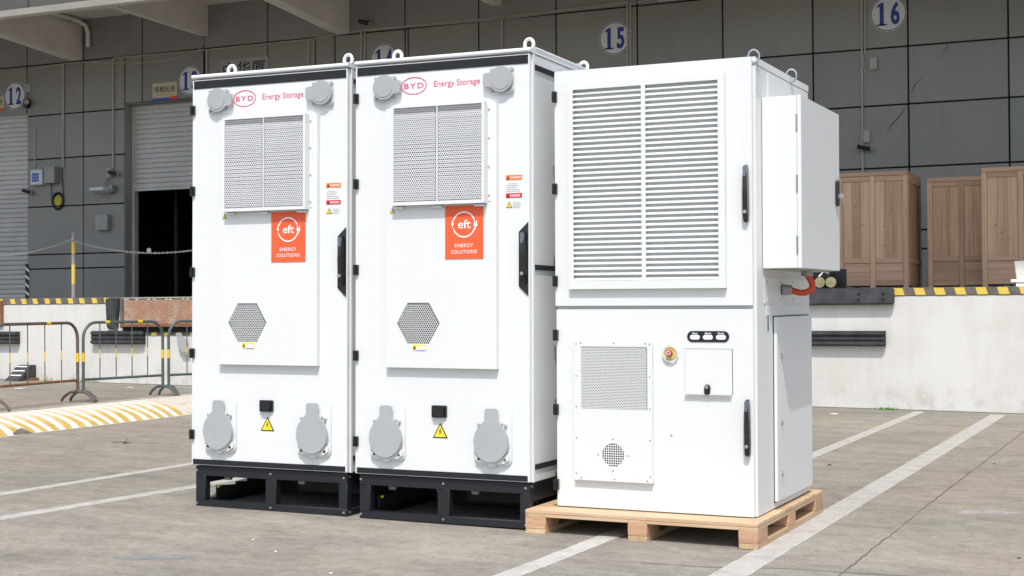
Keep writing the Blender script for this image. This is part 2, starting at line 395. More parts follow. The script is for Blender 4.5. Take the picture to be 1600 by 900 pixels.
def text_pts(s, bold=0.0, spacing=1.0):
    cu = bpy.data.curves.new('t', 'FONT'); cu.body = s; cu.offset = bold; cu.space_character = spacing; cu.resolution_u = 3
    ob = bpy.data.objects.new('t', cu); COL.objects.link(ob)
    dg = bpy.context.evaluated_depsgraph_get()
    me = bpy.data.meshes.new_from_object(ob.evaluated_get(dg))
    vs = [(v.co.x, v.co.y) for v in me.vertices]; fs = [tuple(p.vertices) for p in me.polygons]
    bpy.data.objects.remove(ob); bpy.data.meshes.remove(me)
    return vs, fs
def text_into(mb, s, x0, x1, z0, z1, y, bold=0.0, spacing=1.0, shear=0.0, keep=False):
    """flat lettering facing -Y fitted in a box"""
    vs, fs = text_pts(s, bold, spacing)
    if not vs: return mb
    ax, bx = min(v[0] for v in vs), max(v[0] for v in vs); az, bz = min(v[1] for v in vs), max(v[1] for v in vs)
    sx, sz = (x1 - x0) / (bx - ax), (z1 - z0) / max(1e-6, bz - az)
    if keep: sx = sz
    mb.add([(x0 + (v[0] - ax) * sx + shear * (v[1] - az) * sz, y, z0 + (v[1] - az) * sz) for v in vs], fs); return mb

def perf(mb, x0, x1, z0, z1, pitch, r, y0, t=0.002, inside=None, rows=None):
    dz = pitch * math.sqrt(3) / 2; R_ = pitch / math.sqrt(3); row = 0; z = z0
    r_base = r
    while z <= z1:
        r = rows(row, z) if rows else r_base
        x = x0 + (pitch / 2 if row % 2 else 0)
        while x <= x1:
            if inside is None or inside(x, z):
                vs = []; fs = []
                for rad, yy in ((R_, y0), (r, y0), (r, y0 + t)):
                    vs += [(x + rad * math.cos(math.radians(30 + 60 * k)), yy, z + rad * math.sin(math.radians(30 + 60 * k))) for k in range(6)]
                for k in range(6):
                    k2 = (k + 1) % 6
                    fs.append((k, k2, 6 + k2, 6 + k)); fs.append((6 + k, 6 + k2, 12 + k2, 12 + k))
                mb.add(vs, fs)
            x += pitch
        z += dz; row += 1
    return mb

WX, WY = -16.4996, 18.9325          # wall origin; u runs along +X, offsets towards the yard are negative
def G(x, y): return -0.0119 * x + 0.0075 * y

# ------------------------------------------------------------------ ground
mb = MB(); S = 260
mb.add([(-S, -S, G(-S, -S)), (S, -S, G(S, -S)), (S, 13.95, G(S, 13.95)), (-S, 13.95, G(-S, 13.95))], [(0, 1, 2, 3)])
tag(mb.obj('ground', MT['ground']), kind='structure')
mb = MB(); mb.add([(-S, 13.95, -0.1), (S, 13.95, -0.1), (S, S, -0.1), (-S, S, -0.1)], [(0, 1, 2, 3)])
tag(mb.obj('ground_under_building', MT['ground']), kind='structure')
def gline(name, pts, wd, mat, dz=0.004, jitter=0.0, seg=0.5):
    mb = MB(); L = []; Rr = []
    for (xa, ya), (xb, yb) in zip(pts[:-1], pts[1:]):
        n = max(1, int(math.hypot(xb - xa, yb - ya) / seg))
        for k in range(n + 1):
            if k == n and (xb, yb) != tuple(pts[-1]): continue
            t = k / n; x = xa + (xb - xa) * t; y = ya + (yb - ya) * t
            d = Vector((xb - xa, yb - ya)).normalized(); nn = Vector((-d.y, d.x))
            j = random.uniform(-jitter, jitter); w1 = wd / 2 * random.uniform(1 - jitter * 8, 1 + jitter * 8) if jitter else wd / 2
            L.append((x + nn.x * w1 + j, y + nn.y * w1)); Rr.append((x - nn.x * w1 + j, y - nn.y * w1))
    vs = [(a[0], a[1], G(*a) + dz) for a in L] + [(a[0], a[1], G(*a) + dz) for a in Rr]; n = len(L)
    o2 = 2 * n; vs += [(p[0], p[1], p[2] - dz - .002) for p in vs]
    mb.add(vs, [(i, i + n, i + 1 + n, i + 1) for i in range(n - 1)] + [(i, i + 1, o2 + i + 1, o2 + i) for i in range(n - 1)] + [(n + i, n + i + 1, o2 + n + i + 1, o2 + n + i) for i in range(n - 1)])
    return tag(mb.obj(name, mat), kind='structure')
for pts, wd in (([(-2.47, 0.5), (-2.25, 5.3), (-2.15, 9.5), (-2.08, 13.70)], 0.095), ([(-1.66, 0.5), (-1.51, 5.3), (-1.44, 9.4), (-1.38, 13.62)], 0.135),
                ([(-5.75, 2.0), (-5.62, 5.85), (-5.57, 7.4), (-5.45, 12.8)], 0.085), ([(-5.35, 2.0), (-5.02, 5.2), (-4.89, 6.5), (-4.86, 7.4), (-4.7, 12.8)], 0.095)):
    gline('parking_line', pts, wd, MT['line'], 0.003, 0.0022, 0.03)
gline('road_edge_line', [(-9.64, 3), (-9.56, 13.2)], 0.06, MT['line'])
gline('expansion_joint', [(-1.24, 2.0), (-1.13, 5.6), (-1.11, 7.5), (-1.02, 12.3), (-1.0, 13.9)], 0.0055, MT['jointline'], 0.003, 0.006, 0.05)
gline('expansion_joint', [(-60, 13.86), (30, 13.86)], 0.035, MT['crack'], 0.003, 0.012, 0.15)
# hairline cracks crossing the slabs
for a, b_ in (((-1.9, 5.4), (1.5, 5.9)),):
    pts = [a]
    for k in range(1, 13):
        t = k / 12; pts.append((a[0] + (b_[0] - a[0]) * t + random.uniform(-.03, .03), a[1] + (b_[1] - a[1]) * t + random.uniform(-.05, .05)))
    gline('hairline_crack', pts, 0.0018, MT['jointline'], 0.003, 0.004, 0.05)

def stain(cx, cy, a, b_, rot, mat, seed):
    rnd = random.Random(seed); n = 26; mb = MB(); vs = []
    for k in range(n):
        t_ = 2 * pi * k / n; q = rnd.uniform(.75, 1.15); x = a * q * math.cos(t_); y = b_ * q * math.sin(t_)
        X = cx + x * math.cos(rot) - y * math.sin(rot); Y = cy + x * math.sin(rot) + y * math.cos(rot); vs.append((X, Y, G(X, Y) + .0008))
    mb.add(vs, [tuple(range(n))]); return tag(mb.obj('ground_stain', mat), kind='structure')
MT['stainblue'] = m_worn('grey blue repair patch', (0.19, 0.21, 0.21), (0.27, 0.26, 0.235), 0.5, 20, 0.9)
MT['stainpale'] = m_worn('pale lime stain', (0.36, 0.36, 0.345), (0.29, 0.275, 0.245), 0.46, 16, 0.9)
stain(-3.72, 4.68, .17, .05, .55, MT['stainblue'], 1); stain(-1.0 + .2, 7.4, .16, .09, .4, MT['stainpale'], 2); stain(-1.9, 7.3, .12, .22, .2, MT['stainpale'], 3)

# ------------------------------------------------------------------ warehouse
B = thing('warehouse', 'grey panelled warehouse with concrete canopy beams behind the loading dock', 'building', (WX, WY, 0))
FL = 1.28
UJ = [k * 1.2295 for k in range(-8, 27)]; ZJ = [FL, 1.866, 2.11, 2.924, 3.738, 4.487, 5.355, 6.2, 7.1, 8.0, 9.0]
DOORS = [(-4.45, -1.232, 4.505), (0.872, 2.50, 4.568), (4.57, 6.2, 4.568), (8.3, 9.78, 4.4)]
def add_panel(u0, u1, z0, z1, k):
    g = 0.0105
    MB().box(u0 + g, u1 - g, 0, 0.03, z0 + g, z1 - g).obj('wall_panel', CLAD[k % 3], B, bev=0.004, seg=1)
cnt = 0
for i in range(len(UJ) - 1):
    for j in range(len(ZJ) - 1):
        u0, u1, z0, z1 = UJ[i], UJ[i + 1], ZJ[j], ZJ[j + 1]
        rects = [(u0, u1, z0, z1)]
        for d0, d1, dz in DOORS:
            nr = []
            for a0, a1, b0, b1 in rects:
                if d1 <= a0 or d0 >= a1 or dz <= b0: nr.append((a0, a1, b0, b1)); continue
                if d0 > a0: nr.append((a0, d0, b0, b1))
                if d1 < a1: nr.append((d1, a1, b0, b1))
                if dz < b1: nr.append((max(a0, d0), min(a1, d1), dz, b1))
            rects = nr
        for a0, a1, b0, b1 in rects:
            if a1 - a0 > 0.05 and b1 - b0 > 0.03:
                add_panel(a0, a1, b0, b1, (i * 7 + j * 5 + (i * j) % 4)); cnt += 1
# backing wall behind the joints, broken by the doors
mb = MB(); prev = UJ[0]
for d0, d1, dz in DOORS:
    mb.box(prev, d0 + 0.004, 0.03, 0.33, FL - 0.3, 9.0); mb.box(d0 + 0.004, d1 - 0.004, 0.031, 0.329, dz - 0.004, 8.99); prev = d1 - 0.004
mb.box(prev, UJ[-1], 0.03, 0.33, FL - 0.3, 9.0)
mb.obj('backing_wall', MT['joint'], B)
# door jambs
for d0, d1, dz in DOORS[1:]:
    MB().box(d0 + 0.004, d0 + 0.012, 0.0, 0.34, FL, dz).obj('door_jamb', CLAD[1], B)
    MB().box(d1 - 0.012, d1 - 0.004, 0.0, 0.34, FL, dz).obj('door_jamb', CLAD[1], B)
    MB().box(d0 + 0.0125, d1 - 0.0125, 0.0, 0.34, dz - 0.012, dz - 0.002).obj('door_lintel', CLAD[2], B)
def shutter(d0, d1, z0, z1, y):
    mb = MB(); z = z0; p = 0.082; prof = []
    while z < z1:
        prof += [(0.0, z), (-0.012, z + 0.012), (-0.014, z + p * 0.5), (-0.010, z + p - 0.010), (0.006, z + p - 0.006), (0.006, z + p)]; z += p
    vs = [(d0, y + a, b_) for a, b_ in prof] + [(d1, y + a, b_) for a, b_ in prof]; n = len(prof)
    mb.add(vs, [(i, i + n, i + 1 + n, i + 1) for i in range(n - 1)])
    return mb.obj('roller_shutter', MT['shutter'], B)
shutter(-4.45, -1.232, FL, 4.505, 0.03)
s2 = shutter(0.89, 2.48, 3.17, 4.56, 0.2)
MB().box(0.9, 2.47, 0.18, 0.215, 3.13, 3.17).obj('bottom_bar', MT['shutter'], s2)
shutter(4.59, 6.18, FL, 4.56, 0.2); shutter(8.32, 9.76, FL, 4.39, 0.2)
MB().box(0.885, 0.93, 0.17, 0.26, FL, 4.56).obj('guide_rail', MT['shutter'], B)
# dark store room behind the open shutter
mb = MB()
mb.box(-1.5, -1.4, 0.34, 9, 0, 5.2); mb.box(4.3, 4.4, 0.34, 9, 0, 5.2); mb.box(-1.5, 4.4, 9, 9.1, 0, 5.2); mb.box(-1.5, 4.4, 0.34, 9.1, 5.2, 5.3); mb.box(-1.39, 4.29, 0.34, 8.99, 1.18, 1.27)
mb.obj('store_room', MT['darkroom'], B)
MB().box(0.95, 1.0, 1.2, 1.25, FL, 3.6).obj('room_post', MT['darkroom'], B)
# hazard strip beside the left shutter
mb = MB(); mb.m(MT['black']); mb.box(-1.262, -1.175, -0.004, -0.0005, FL, 1.96)
mb.m(MT['printwhite'])
for k in range(5):
    z = 1.33 + k * 0.135; mb.poly([(-1.26, z), (-1.177, z - 0.06), (-1.177, z - 0.015), (-1.26, z + 0.045)], -0.0075, -0.0045)
mb.obj('hazard_strip', None, B)
# canopy: slab, haunched beams, lip and fascia panels, plus an unseen high roof added for shade
MB().box(-14, 27, -2.7, -0.001, 6.05, 6.3).obj('canopy_slab', MT['beam'], B)
MB().box(-14, 27, -2.85, -2.70, 5.47, 5.565).obj('canopy_lip', MT['beam'], B)
MB().box(-14, 27, -2.78, -2.701, 5.566, 6.8).obj('fascia_backing', MT['joint'], B)
for k in range(-9, 20):
    u = 0.21 + k * 1.2295
    MB().box(u + .009, u + 1.2205, -2.83, -2.785, 5.574, 6.79).obj('fascia_panel', CLAD[k % 3], B, bev=.004, seg=1)
def beam(u, zw, zo, wd=0.22):
    pr = [(-0.001, 6.049), (-0.001, zw), (-0.25, zw), (-2.69, zo), (-2.69, 6.049)]
    vs = [(u - wd, a, b_) for a, b_ in pr] + [(u, a, b_) for a, b_ in pr]; n = len(pr)
    fs = [tuple(range(n)), tuple(reversed(range(n, 2 * n)))] + [(i, (i + 1) % n, (i + 1) % n + n, i + n) for i in range(n)]
    mb = MB(); mb.add(vs, fs); mb.obj('canopy_beam', MT['beam'], B)
for k in range(-2, 5):
    beam(-0.03 + 5.21 * k, 5.375, 5.56); beam(2.55 + 5.21 * k, 5.56, 5.60, 0.12 if k == 0 else .16)
MB().box(-18, 45, -9.3, 0.33, 9.0, 9.5).obj('roof', MT['roofwhite'], B)  # out of view, added and sized to keep wall and wardrobes in shade
# down pipe on first beam
mb = MB(); mb.tube([(0.02, -1.5, 6.0), (0.03, -0.5, 6.0), (0.06, -0.2, 5.985), (0.13, -0.1, 5.92), (0.16, -0.07, 5.8), (0.16, -0.07, 5.56)], 0.035, 10)
mb.obj('drain_pipe', MT['beam'], B, smooth=True)
mb = MB(); mb.tube([(0.004, -2.2, 6.02), (0.004, -0.9, 6.0), (0.004, -0.3, 5.97)], 0.012, 6); mb.obj('beam_cable', MT['black'], B)

# scuffs on the cladding
def strip(name, pts, wds, y, mat, parent):
    mb = MB(); n = len(pts); vs = []
    for i, p in enumerate(pts):
        a = Vector(pts[max(0, i - 1)]); b_ = Vector(pts[min(n - 1, i + 1)]); d = (b_ - a).normalized(); nn = Vector((-d.y, d.x)) * wds[i] / 2
        vs += [(p[0] + nn.x, y, p[1] + nn.y), (p[0] - nn.x, y, p[1] - nn.y)]
    mb.add(vs, [(2 * i, 2 * i + 1, 2 * i + 3, 2 * i + 2) for i in range(n - 1)])
    return mb.obj(name, mat, parent)
strip('scuff', [(13.24, 3.40), (13.33, 3.50), (13.42, 3.60), (13.50, 3.72)], [.004, .02, .018, .003], -0.002, MT['scuff'], B)
strip('scuff', [(13.56, 3.88), (13.61, 3.98), (13.68, 4.05), (13.76, 4.10)], [.01, .018, .008, .002], -0.002, MT['scuff'], B)
strip('scuff', [(13.95, 4.30), (14.0, 4.42), (14.05, 4.5)], [.003, .01, .003], -0.002, MT['scuff'], B)

# ------------------------------------------------------------------ things fixed on the wall
def wall_thing(name, label, cat, u, z, off=0, group=None): return thing(name, label, cat, (WX + u, WY + off, z), group)
DIG = {}
def serif_one(mb, x, z, h, y):
    w_ = h * 0.17; mb.poly([(x - w_ / 2, z), (x + w_ / 2, z), (x + w_ / 2, z + h), (x - w_ * .1, z + h), (x - w_ * 1.2, z + h * .87), (x - w_ * 1.2, z + h * .80), (x - w_ / 2, z + h * .84)], y, y + .002)
    mb.box(x - w_ * 1.25, x + w_ * 1.25, y, y + .002, z - 0.001, z + h * 0.07)
def number_sign(num, u, z, where):
    t = wall_thing('number_sign', 'round white bay sign reading %s %s' % (num, where), 'sign', u, z, -0.001, 'round bay number signs along the wall')
    MB().disc(0, 0, .235, -0.012, 0, 40).obj('sign_disc', MT['signwhite'], t)
    mb = MB(); mb.poly(circ(0, 0, .226, 40), -0.0145, -0.0125, [circ(0, 0, .216, 40)]); mb.obj('rim_line', MT['ink'], t)
    mb = MB(); serif_one(mb, -0.085, -0.15, .30, -0.0155)
    text_into(mb, num[1], 0.03, 0.145, -0.15, 0.15, -0.0155, 0.035)
    mb.obj('digits', MT['blue'], t)
number_sign('12', -1.49, 4.86, 'above the far left shutter'); number_sign('13', 2.206, 4.858, 'partly hidden by the first cabinet')
number_sign('14', 5.79, 4.925, 'half hidden behind a lifting eye'); number_sign('15', 9.507, 4.925, 'left of the paired wall conduits')
number_sign('16', 13.283, 4.925, 'at the top right of the wall')
def sign_board(label, u0, u1, z0, z1, body, tz0, tz1, tx0, tx1, face, extra=False):
    t = wall_thing('sign_board', label, 'sign', u0, z0, -0.001)
    W_, H_ = u1 - u0, z1 - z0
    MB().box(0, W_, -0.012, 0, 0, H_).obj('board', face, t)
    mb = MB(); text_into(mb, body, tx0, tx1, tz0, tz1, -0.0135, 0.008); mb.obj('lettering', MT['ink'], t)
    if extra:
        mb = MB(); mb.m(MT['signblue']); mb.box(0, W_ * .7, -0.014, -0.0125, 0, H_ * .13); mb.m(MT['labelred']); mb.box(W_ * .7, W_, -0.014, -0.0125, 0, H_ * .17)
        mb.m(MT['ydisc']); mb.box(W_ * .12, W_ * .85, -0.014, -0.0125, H_ * .27, H_ * .32); mb.obj('coloured_print', None, t)
sign_board('small cream sign with four Chinese characters and a blue and red lower edge', 1.45, 1.945, 4.58, 4.86, '保税出货', .125, .225, .03, .46, MT['boxcream'], True)
sign_board('cut off cream sign with red edge at the left frame edge', -2.1, -1.73, 4.62, 4.87, '出货', .1, .2, .03, .34, MT['boxcream'], True)
sign_board('long grey sign with large Chinese characters above the first cabinet', 2.8, 3.71, 4.8, 5.14, '中华厦', .05, .29, .05, .86, MT['signgrey'])
def wbox(name, label, cat, u0, u1, z0, z1, d, mat, group=None, face=None):
    t = wall_thing(name, label, cat, u0, z0, -0.001, group)
    MB().box(0, u1 - u0, -d, 0, 0, z1 - z0).obj('housing', mat, t, bev=.006)
    if face: face(t, u1 - u0, z1 - z0, d)
    return t
def screen(t, w_, h_, d):
    mb = MB(); mb.m(MT['signwhite']); mb.box(w_ * .04, w_ * .96, -d - .003, -d - .0005, h_ * .04, h_ * .96)
    mb.m(MT['signblue'])
    for i in range(3):
        for j in range(3): mb.box(w_ * (.15 + .2 * i), w_ * (.15 + .2 * i + .17), -d - .0055, -d - .0035, h_ * (.2 + .2 * j), h_ * (.2 + .2 * j + .17))
    mb.obj('front_label', None, t)
wbox('control_box', 'white and blue control box on the wall left of the grey box', 'electrical box', -1.05, -0.79, 3.295, 3.55, .11, MT['signwhite'], face=screen)
def dv(t, w_, h_, d): MB().box(.01, w_ - .01, -d - .004, -d - .0005, .01, h_ - .01).obj('cover', MT['boxgrey'], t)
wbox('meter_box', 'plain grey metal box between control box and hanging hose', 'electrical box', -0.73, -0.5, 3.31, 3.585, .13, MT['boxgrey'], face=dv)
wbox('junction_box', 'yellowish small box above the flood light', 'junction box', .535, .635, 3.36, 3.505, .07, MT['boxcream'], face=dv)
wbox('steel_cabinet', 'brushed steel box low on the wall beside the open doorway', 'electrical box', .335, .60, 2.485, 2.735, .10, MT['boxgrey'], face=dv)
wbox('junction_box', 'white junction box right of bay sign 12', 'junction box', -1.24, -1.145, 4.90, 5.03, .06, MT['signwhite'], face=dv)
wbox('junction_box', 'cream box fed by a looped cable below bay sign 16', 'junction box', 13.045, 13.135, 4.21, 4.365, .06, MT['boxcream'], face=dv)
wbox('junction_box', 'cream box just above the small camera on right wall', 'junction box', 12.955, 13.035, 3.265, 3.415, .06, MT['boxcream'], face=dv)
wbox('door_nameplate', 'dark plate low on the wall between the middle and right cabinets', 'plate', 9.05, 9.42, 4.47, 4.53, .03, MT['boxgrey'], face=dv)
# flood light
t = wall_thing('flood_light', 'flat white flood light on bracket beside the open doorway', 'light', 0.53, 3.15, -0.001)
mb = MB(); mb.add([(-.19, -.26, -.02), (.11, -.26, -.02), (.11, -.06, -.06), (-.19, -.06, -.06), (-.19, -.26, .03), (.11, -.26, .03), (.11, -.06, .06), (-.19, -.06, .06)], [(0, 1, 2, 3), (4, 5, 6, 7), (0, 1, 5, 4), (1, 2, 6, 5), (2, 3, 7, 6), (3, 0, 4, 7)])
mb.obj('lamp_head', MT['signwhite'], t, bev=.008)
MB().tube([(0, 0, .18), (0, -.05, .17), (0, -.1, .05)], .014, 8).obj('bracket', MT['boxgrey'], t)
MB().box(.11, .19, -.13, -.02, -.04, .07).obj('driver_box', MT['boxgrey'], t, bev=.006)
def camera_thing(label, u, z, dirx=1, s_=1.0):
    t = wall_thing('security_camera', label, 'camera', u, z, -0.001, 'small wall cameras')
    MB().tube([(0, 0, 0), (.0, -.06, 0), (.05 * dirx, -.09, 0.0)], .012 * s_, 8).obj('bracket', MT['boxgrey'], t)
    mb = MB(); mb.tube([(-.07 * dirx, -.12, .02), (.09 * dirx, -.08, -.02)], .03 * s_, 10); mb.obj('camera_body', MT['black'], t, smooth=False)
    MB().tube([(.09 * dirx, -.08, -.02), (.11 * dirx, -.075, -.024)], .034 * s_, 10).obj('sun_shade', MT['boxgrey'], t)
camera_thing('small camera beside the left shutter edge', -1.14, 3.19, 1); camera_thing('small camera above the flood light', .70, 3.42, 1)
camera_thing('dark camera on the conduit of the right wall', 12.955, 3.19, 1, .9); camera_thing('round camera under the canopy beam by bay sign 14', 5.49, 5.49, 1, 1.1)
t = wall_thing('alarm_siren', 'dark siren hanging under the white box beside bay sign 12', 'siren', -1.19, 4.75, -0.001)
MB().box(-.05, .05, -.09, 0, -.12, .03).obj('siren_body', MT['black'], t, bev=.01); MB().tube([(0, -.04, .03), (.01, -.04, .15)], .008, 6).obj('lead', MT['black'], t)
MB().tube([(.03, -.08, -.02), (.1, -.16, -.04)], [.02, .045], 10).obj('horn', MT['boxgrey'], t)
# hose coil
t = wall_thing('hose_coil', 'black hose coiled round a yellow disc below the boxes', 'hose', -0.53, 3.02, -0.001)
MB().disc(0, -.005, .085, -.02, 0, 24).obj('disc', MT['ydisc'], t)
mb = MB()
for k in range(3): mb.tube([((.10 + .012 * k) * math.cos(a * pi / 12), -.02 - .012 * (k % 2), (.125 + .01 * k) * math.sin(a * pi / 12) - .01) for a in range(24)], .011, 6, closed=True)
mb.obj('hose_loop', MT['rope'], t, smooth=True)
MB().tube([(-.13, -.02, 0), (-.14, -.02, .12), (-.14, -.02, .3)], .006, 6).obj('hose_tail', MT['rope'], t)
MB().tube([(.12, -.02, .02), (.11, -.02, .2), (.08, -.02, .45), (.09, -.02, .56)], .008, 6).obj('hose_tail', MT['rope'], t)

def conduit(label, pts, r=0.014, mat='conduit', group='conduits on the wall', name='conduit'):
    mb = MB(); mb.tube([(WX + u, WY - 0.001 - r, z) for u, z in pts], r, 8)
    return tag(mb.obj(name, MT[mat], smooth=True), label, 'pipe', group)
conduit('thin vertical conduit down to the white and blue control box', [(-1.04, 4.30), (-1.04, 3.55)], .012)
conduit('vertical conduit ending above the hanging hose', [(-.417, 5.33), (-.416, 3.57)], .018)
conduit('vertical conduit ending at the yellowish box above the flood light', [(.72, 5.345), (.66, 5.33), (.645, 5.29), (.645, 3.5)], .016)
conduit('short vertical conduit right of bay sign 13', [(2.534, 5.33), (2.534, 4.6)], .018)
conduit('vertical conduit above the first cabinet right corner', [(4.456, 5.33), (4.456, 4.5)], .014)
conduit('left one of two conduits left of bay sign 14', [(5.40, 5.4), (5.395, 4.5)], .014); conduit('right one of two conduits left of bay sign 14', [(5.46, 5.38), (5.455, 4.5)], .012)
conduit('vertical conduit above the second cabinet lid', [(7.763, 5.34), (7.761, 4.5)], .018)
conduit('left one of two conduits cutting bay sign 15', [(9.70, 5.37), (9.695, 4.4)], .015); conduit('right one of two conduits cutting bay sign 15', [(9.745, 5.40), (9.74, 4.4)], .015)
conduit('long conduit running down the right wall to the floor', [(12.946, 5.9), (12.939, 4.425), (12.932, 1.4)], .015)
conduit('short conduit ending at the clip left of bay sign 16', [(12.99, 5.9), (12.98, 4.42)], .012)
conduit('cable looping into the cream box below bay sign 16', [(12.955, 4.40), (12.96, 4.25), (12.985, 4.15), (13.04, 4.12), (13.08, 4.15), (13.09, 4.21)], .007, 'conduit', None, 'cable')
conduit('cable rising from the box at bay sign 12 and along the joint', [(-1.195, 5.03), (-1.2, 5.24), (-1.17, 5.275), (-.9, 5.30), (-.417, 5.333), (0, 5.33), (.645, 5.27), (1.2, 5.22), (1.7, 5.22), (2.2, 5.29), (2.42, 5.33)], .009, 'conduit', None, 'cable')
conduit('long level conduit along the upper panel joint', [(.66, 5.345), (2.53, 5.33), (4.46, 5.335), (5.4, 5.385)], .011)
conduit('upper level conduit running right towards bay sign 15', [(5.40, 5.40), (7.76, 5.375), (9.72, 5.42)], .011)
conduit('lower level conduit running right past bay sign 15', [(5.46, 5.38), (7.76, 5.35), (9.72, 5.395), (10.4, 5.44), (11.2, 5.6), (12.0, 5.9)], .008)
conduit('thin cable hanging from the second canopy beam', [(2.36, 5.33), (2.44, 5.4), (2.5, 5.56)], .007, 'conduit', None, 'cable')

# ------------------------------------------------------------------ loading dock
D = tag(bpy.data.objects.new('loading_dock', None), kind='structure'); COL.objects.link(D); D.location = (WX, WY, 0)
MB().box(-40, 44, -4.999, 0.0, -0.8, 1.205).obj('dock_wall', MT['dock'], D)
MB().box(-40, 44, -5.006, 0.6, 1.2055, FL).obj('dock_edge', MT['dockedge'], D, bev=.006)
MB().box(-40, 44, -4.9, 0.0, FL + .0005, FL + .004).obj('dock_floor', MT['dockfloor'], D)
stm = None
def estripe(u, wd=0.075, top=1.279, h=.066, lean=.02, off=-5.0095):
    global stm
    if stm is None or stm[1] != (wd, h):
        mb = MB(); mb.poly([(-wd / 2 - lean / 2, h), (-wd / 2 + lean / 2, 0), (wd / 2 + lean / 2, 0), (wd / 2 - lean / 2, h)], 0, .003)
        o = mb.obj('yellow_stripe', MT['edgeyellow'], D); stm = (o, (wd, h))
    else:
        o = stm[0].copy(); COL.objects.link(o)
    o.location = (u, off, top - h); return o
for k in range(-6, 9): estripe(3.225 + k * .187 + random.uniform(-.006, .006))
for k in range(0, 12): estripe(14.205 + k * .188 + random.uniform(-.006, .006), .092)
for k in range(0, 16): estripe(6.9 + k * .187)
# far left leveler corner
MB().box(2.2, 3.03, -5.05, -5.007, 0.93, 1.265).obj('rubber_pad', MT['rubber'], D, bev=.01)
MB().box(3.035, 3.075, -5.04, -5.012, .95, 1.26).obj('rusty_edge', MT['rust'], D)
# rubber bumpers: each is a thing of its own bolted on
def bumper(label, u0, u1, z0, z1, d, ribs=0, shape=None, group='rubber bumpers on the dock face'):
    t = thing('dock_bumper', label, 'bumper', (WX + u0, WY - 5.007, z0), group)
    W_, H_ = u1 - u0, z1 - z0
    if ribs:
        for k in range(ribs):
            a = H_ * k / ribs; MB().box(0, W_, -d + (.012 if k % 2 else 0), 0, a + .004, a + H_ / ribs - .004).obj('rubber_rib', MT['rubber'], t, bev=.012)
        MB().box(.004, W_ - .004, -d * .6, -.0005, .001, H_ - .001).obj('core', MT['black'], t)
    elif shape:
        mb = MB(); mb.poly(shape, -d, 0); mb.obj('rubber_block', MT['rubber'], t, bev=.01)
    else:
        mb = MB(); mb.box(0, W_, -d, 0, 0, H_); mb.obj('rubber_block', MT['rubber'], t, bev=.012)
        for k, (bx, bz) in enumerate(((W_ * .72, .1), (W_ * .72, .045), (W_ * .92, .045), (W_ * .92, .1))):
            MB().disc(bx, bz, .014, -d - .002, -d + .01, 10).obj('bolt', MT['joint'], t)
    return t
bumper('worn black rubber bumper with ribs behind the middle barrier', 4.52, 5.32, .715, .876, .07, 3)
bumper('worn ribbed bumper at the left frame edge', 2.45, 3.35, .71, .868, .07, 3)
bumper('big smooth black bumper at the dock edge below the brass wheels', 13.0, 14.165, 1.125, 1.285, .075)
bumper('long ribbed black bumper low on the dock right of the cabinets', 13.0, 14.083, .728, .876, .07, 3)
bumper('tapered rubber block hanging left of the rusty mesh', 4.74, 4.945, .9, 1.27, .05, 0, [(0, .37), (.02, .02), (.06, 0), (.165, 0), (.2, .37)])
# leveler with rusty plate and mesh
t = thing('dock_leveler', 'rusty dock leveler plate covered with white wire mesh', 'leveler', (WX + 4.97, WY - 5.007, .88))
MB().box(0.045, 1.62, -.03, -0.002, .075, .365).obj('plate', MT['rustplate'], t)
MB().box(0.0, .04, -.05, -.002, .03, .395).obj('side_bar', MT['dockedge'], t)
MB().box(0.02, 1.62, -.06, -.002, .045, .074).obj('lower_lip', MT['rust'], t)
MB().box(0.02, 1.62, -.012, -.002, -.02, .044).obj('shadow_gap', MT['joint'], t)
MB().tube([(0.04, -.045, .392), (1.62, -.045, .392)], .004, 6).obj('top_wire', MT['meshwire'], t)
mb = MB(); p = .034; hh = .285
k = -10
while k * p < 1.6:
    for sgn in (1, -1):
        a = (k * p, 0) if sgn > 0 else (k * p + hh, 0); b_ = (k * p + hh, hh) if sgn > 0 else (k * p, hh)
        x0, z0, x1, z1 = a[0], a[1], b_[0], b_[1]
        lo, hi = .05, 1.6
        def cl(x): return z0 + (x - x0) / (x1 - x0) * (z1 - z0)
        xa, xb = (x0, x1) if x0 < x1 else (x1, x0)
        xa2, xb2 = max(xa, lo), min(xb, hi)
        if xb2 > xa2: mb.tube([(xa2, -.038 - .003 * sgn, .082 + cl(xa2)), (xb2, -.038 - .003 * sgn, .082 + cl(xb2))], .0027, 3)
    k += 1
mb.obj('wire_mesh', MT['meshwire'], t, kind='stuff')
for q in (.06, .1, .24, .42, .5, .68, .74, .93, .99, 1.2, 1.35):
    MB().poly([(q - .018, .365), (q + .018, .365), (q + .005, .383), (q - .003, .386)], -.04, -.02).obj('bent_mesh_tip', MT['meshwire'], t)
for k in range(0, 7): estripe(5.445 + k * .19, .075, .876, .054, -.01, -5.0095)
MB().box(5.33, 6.7, -5.006, -4.9995, .82, .878).obj('lower_edge_band', MT['dockedge'], D)
# grey flap against the dock
t = thing('rubber_flap', 'grey sheet hanging crooked on the dock by the first cabinet', 'sheet', (WX + 5.88, WY - 5.06, .75))
mb = MB(); mb.poly([(-.07, .1), (-.01, .1), (.10, -.02), (.11, -.12), (.03, -.13), (-.03, -.06)], -.01, .006); mb.obj('sheet', MT['capgrey'], t)
MB().disc(-.03, .08, .008, -.016, -.010, 8).obj('rivet', MT['steel'], t)
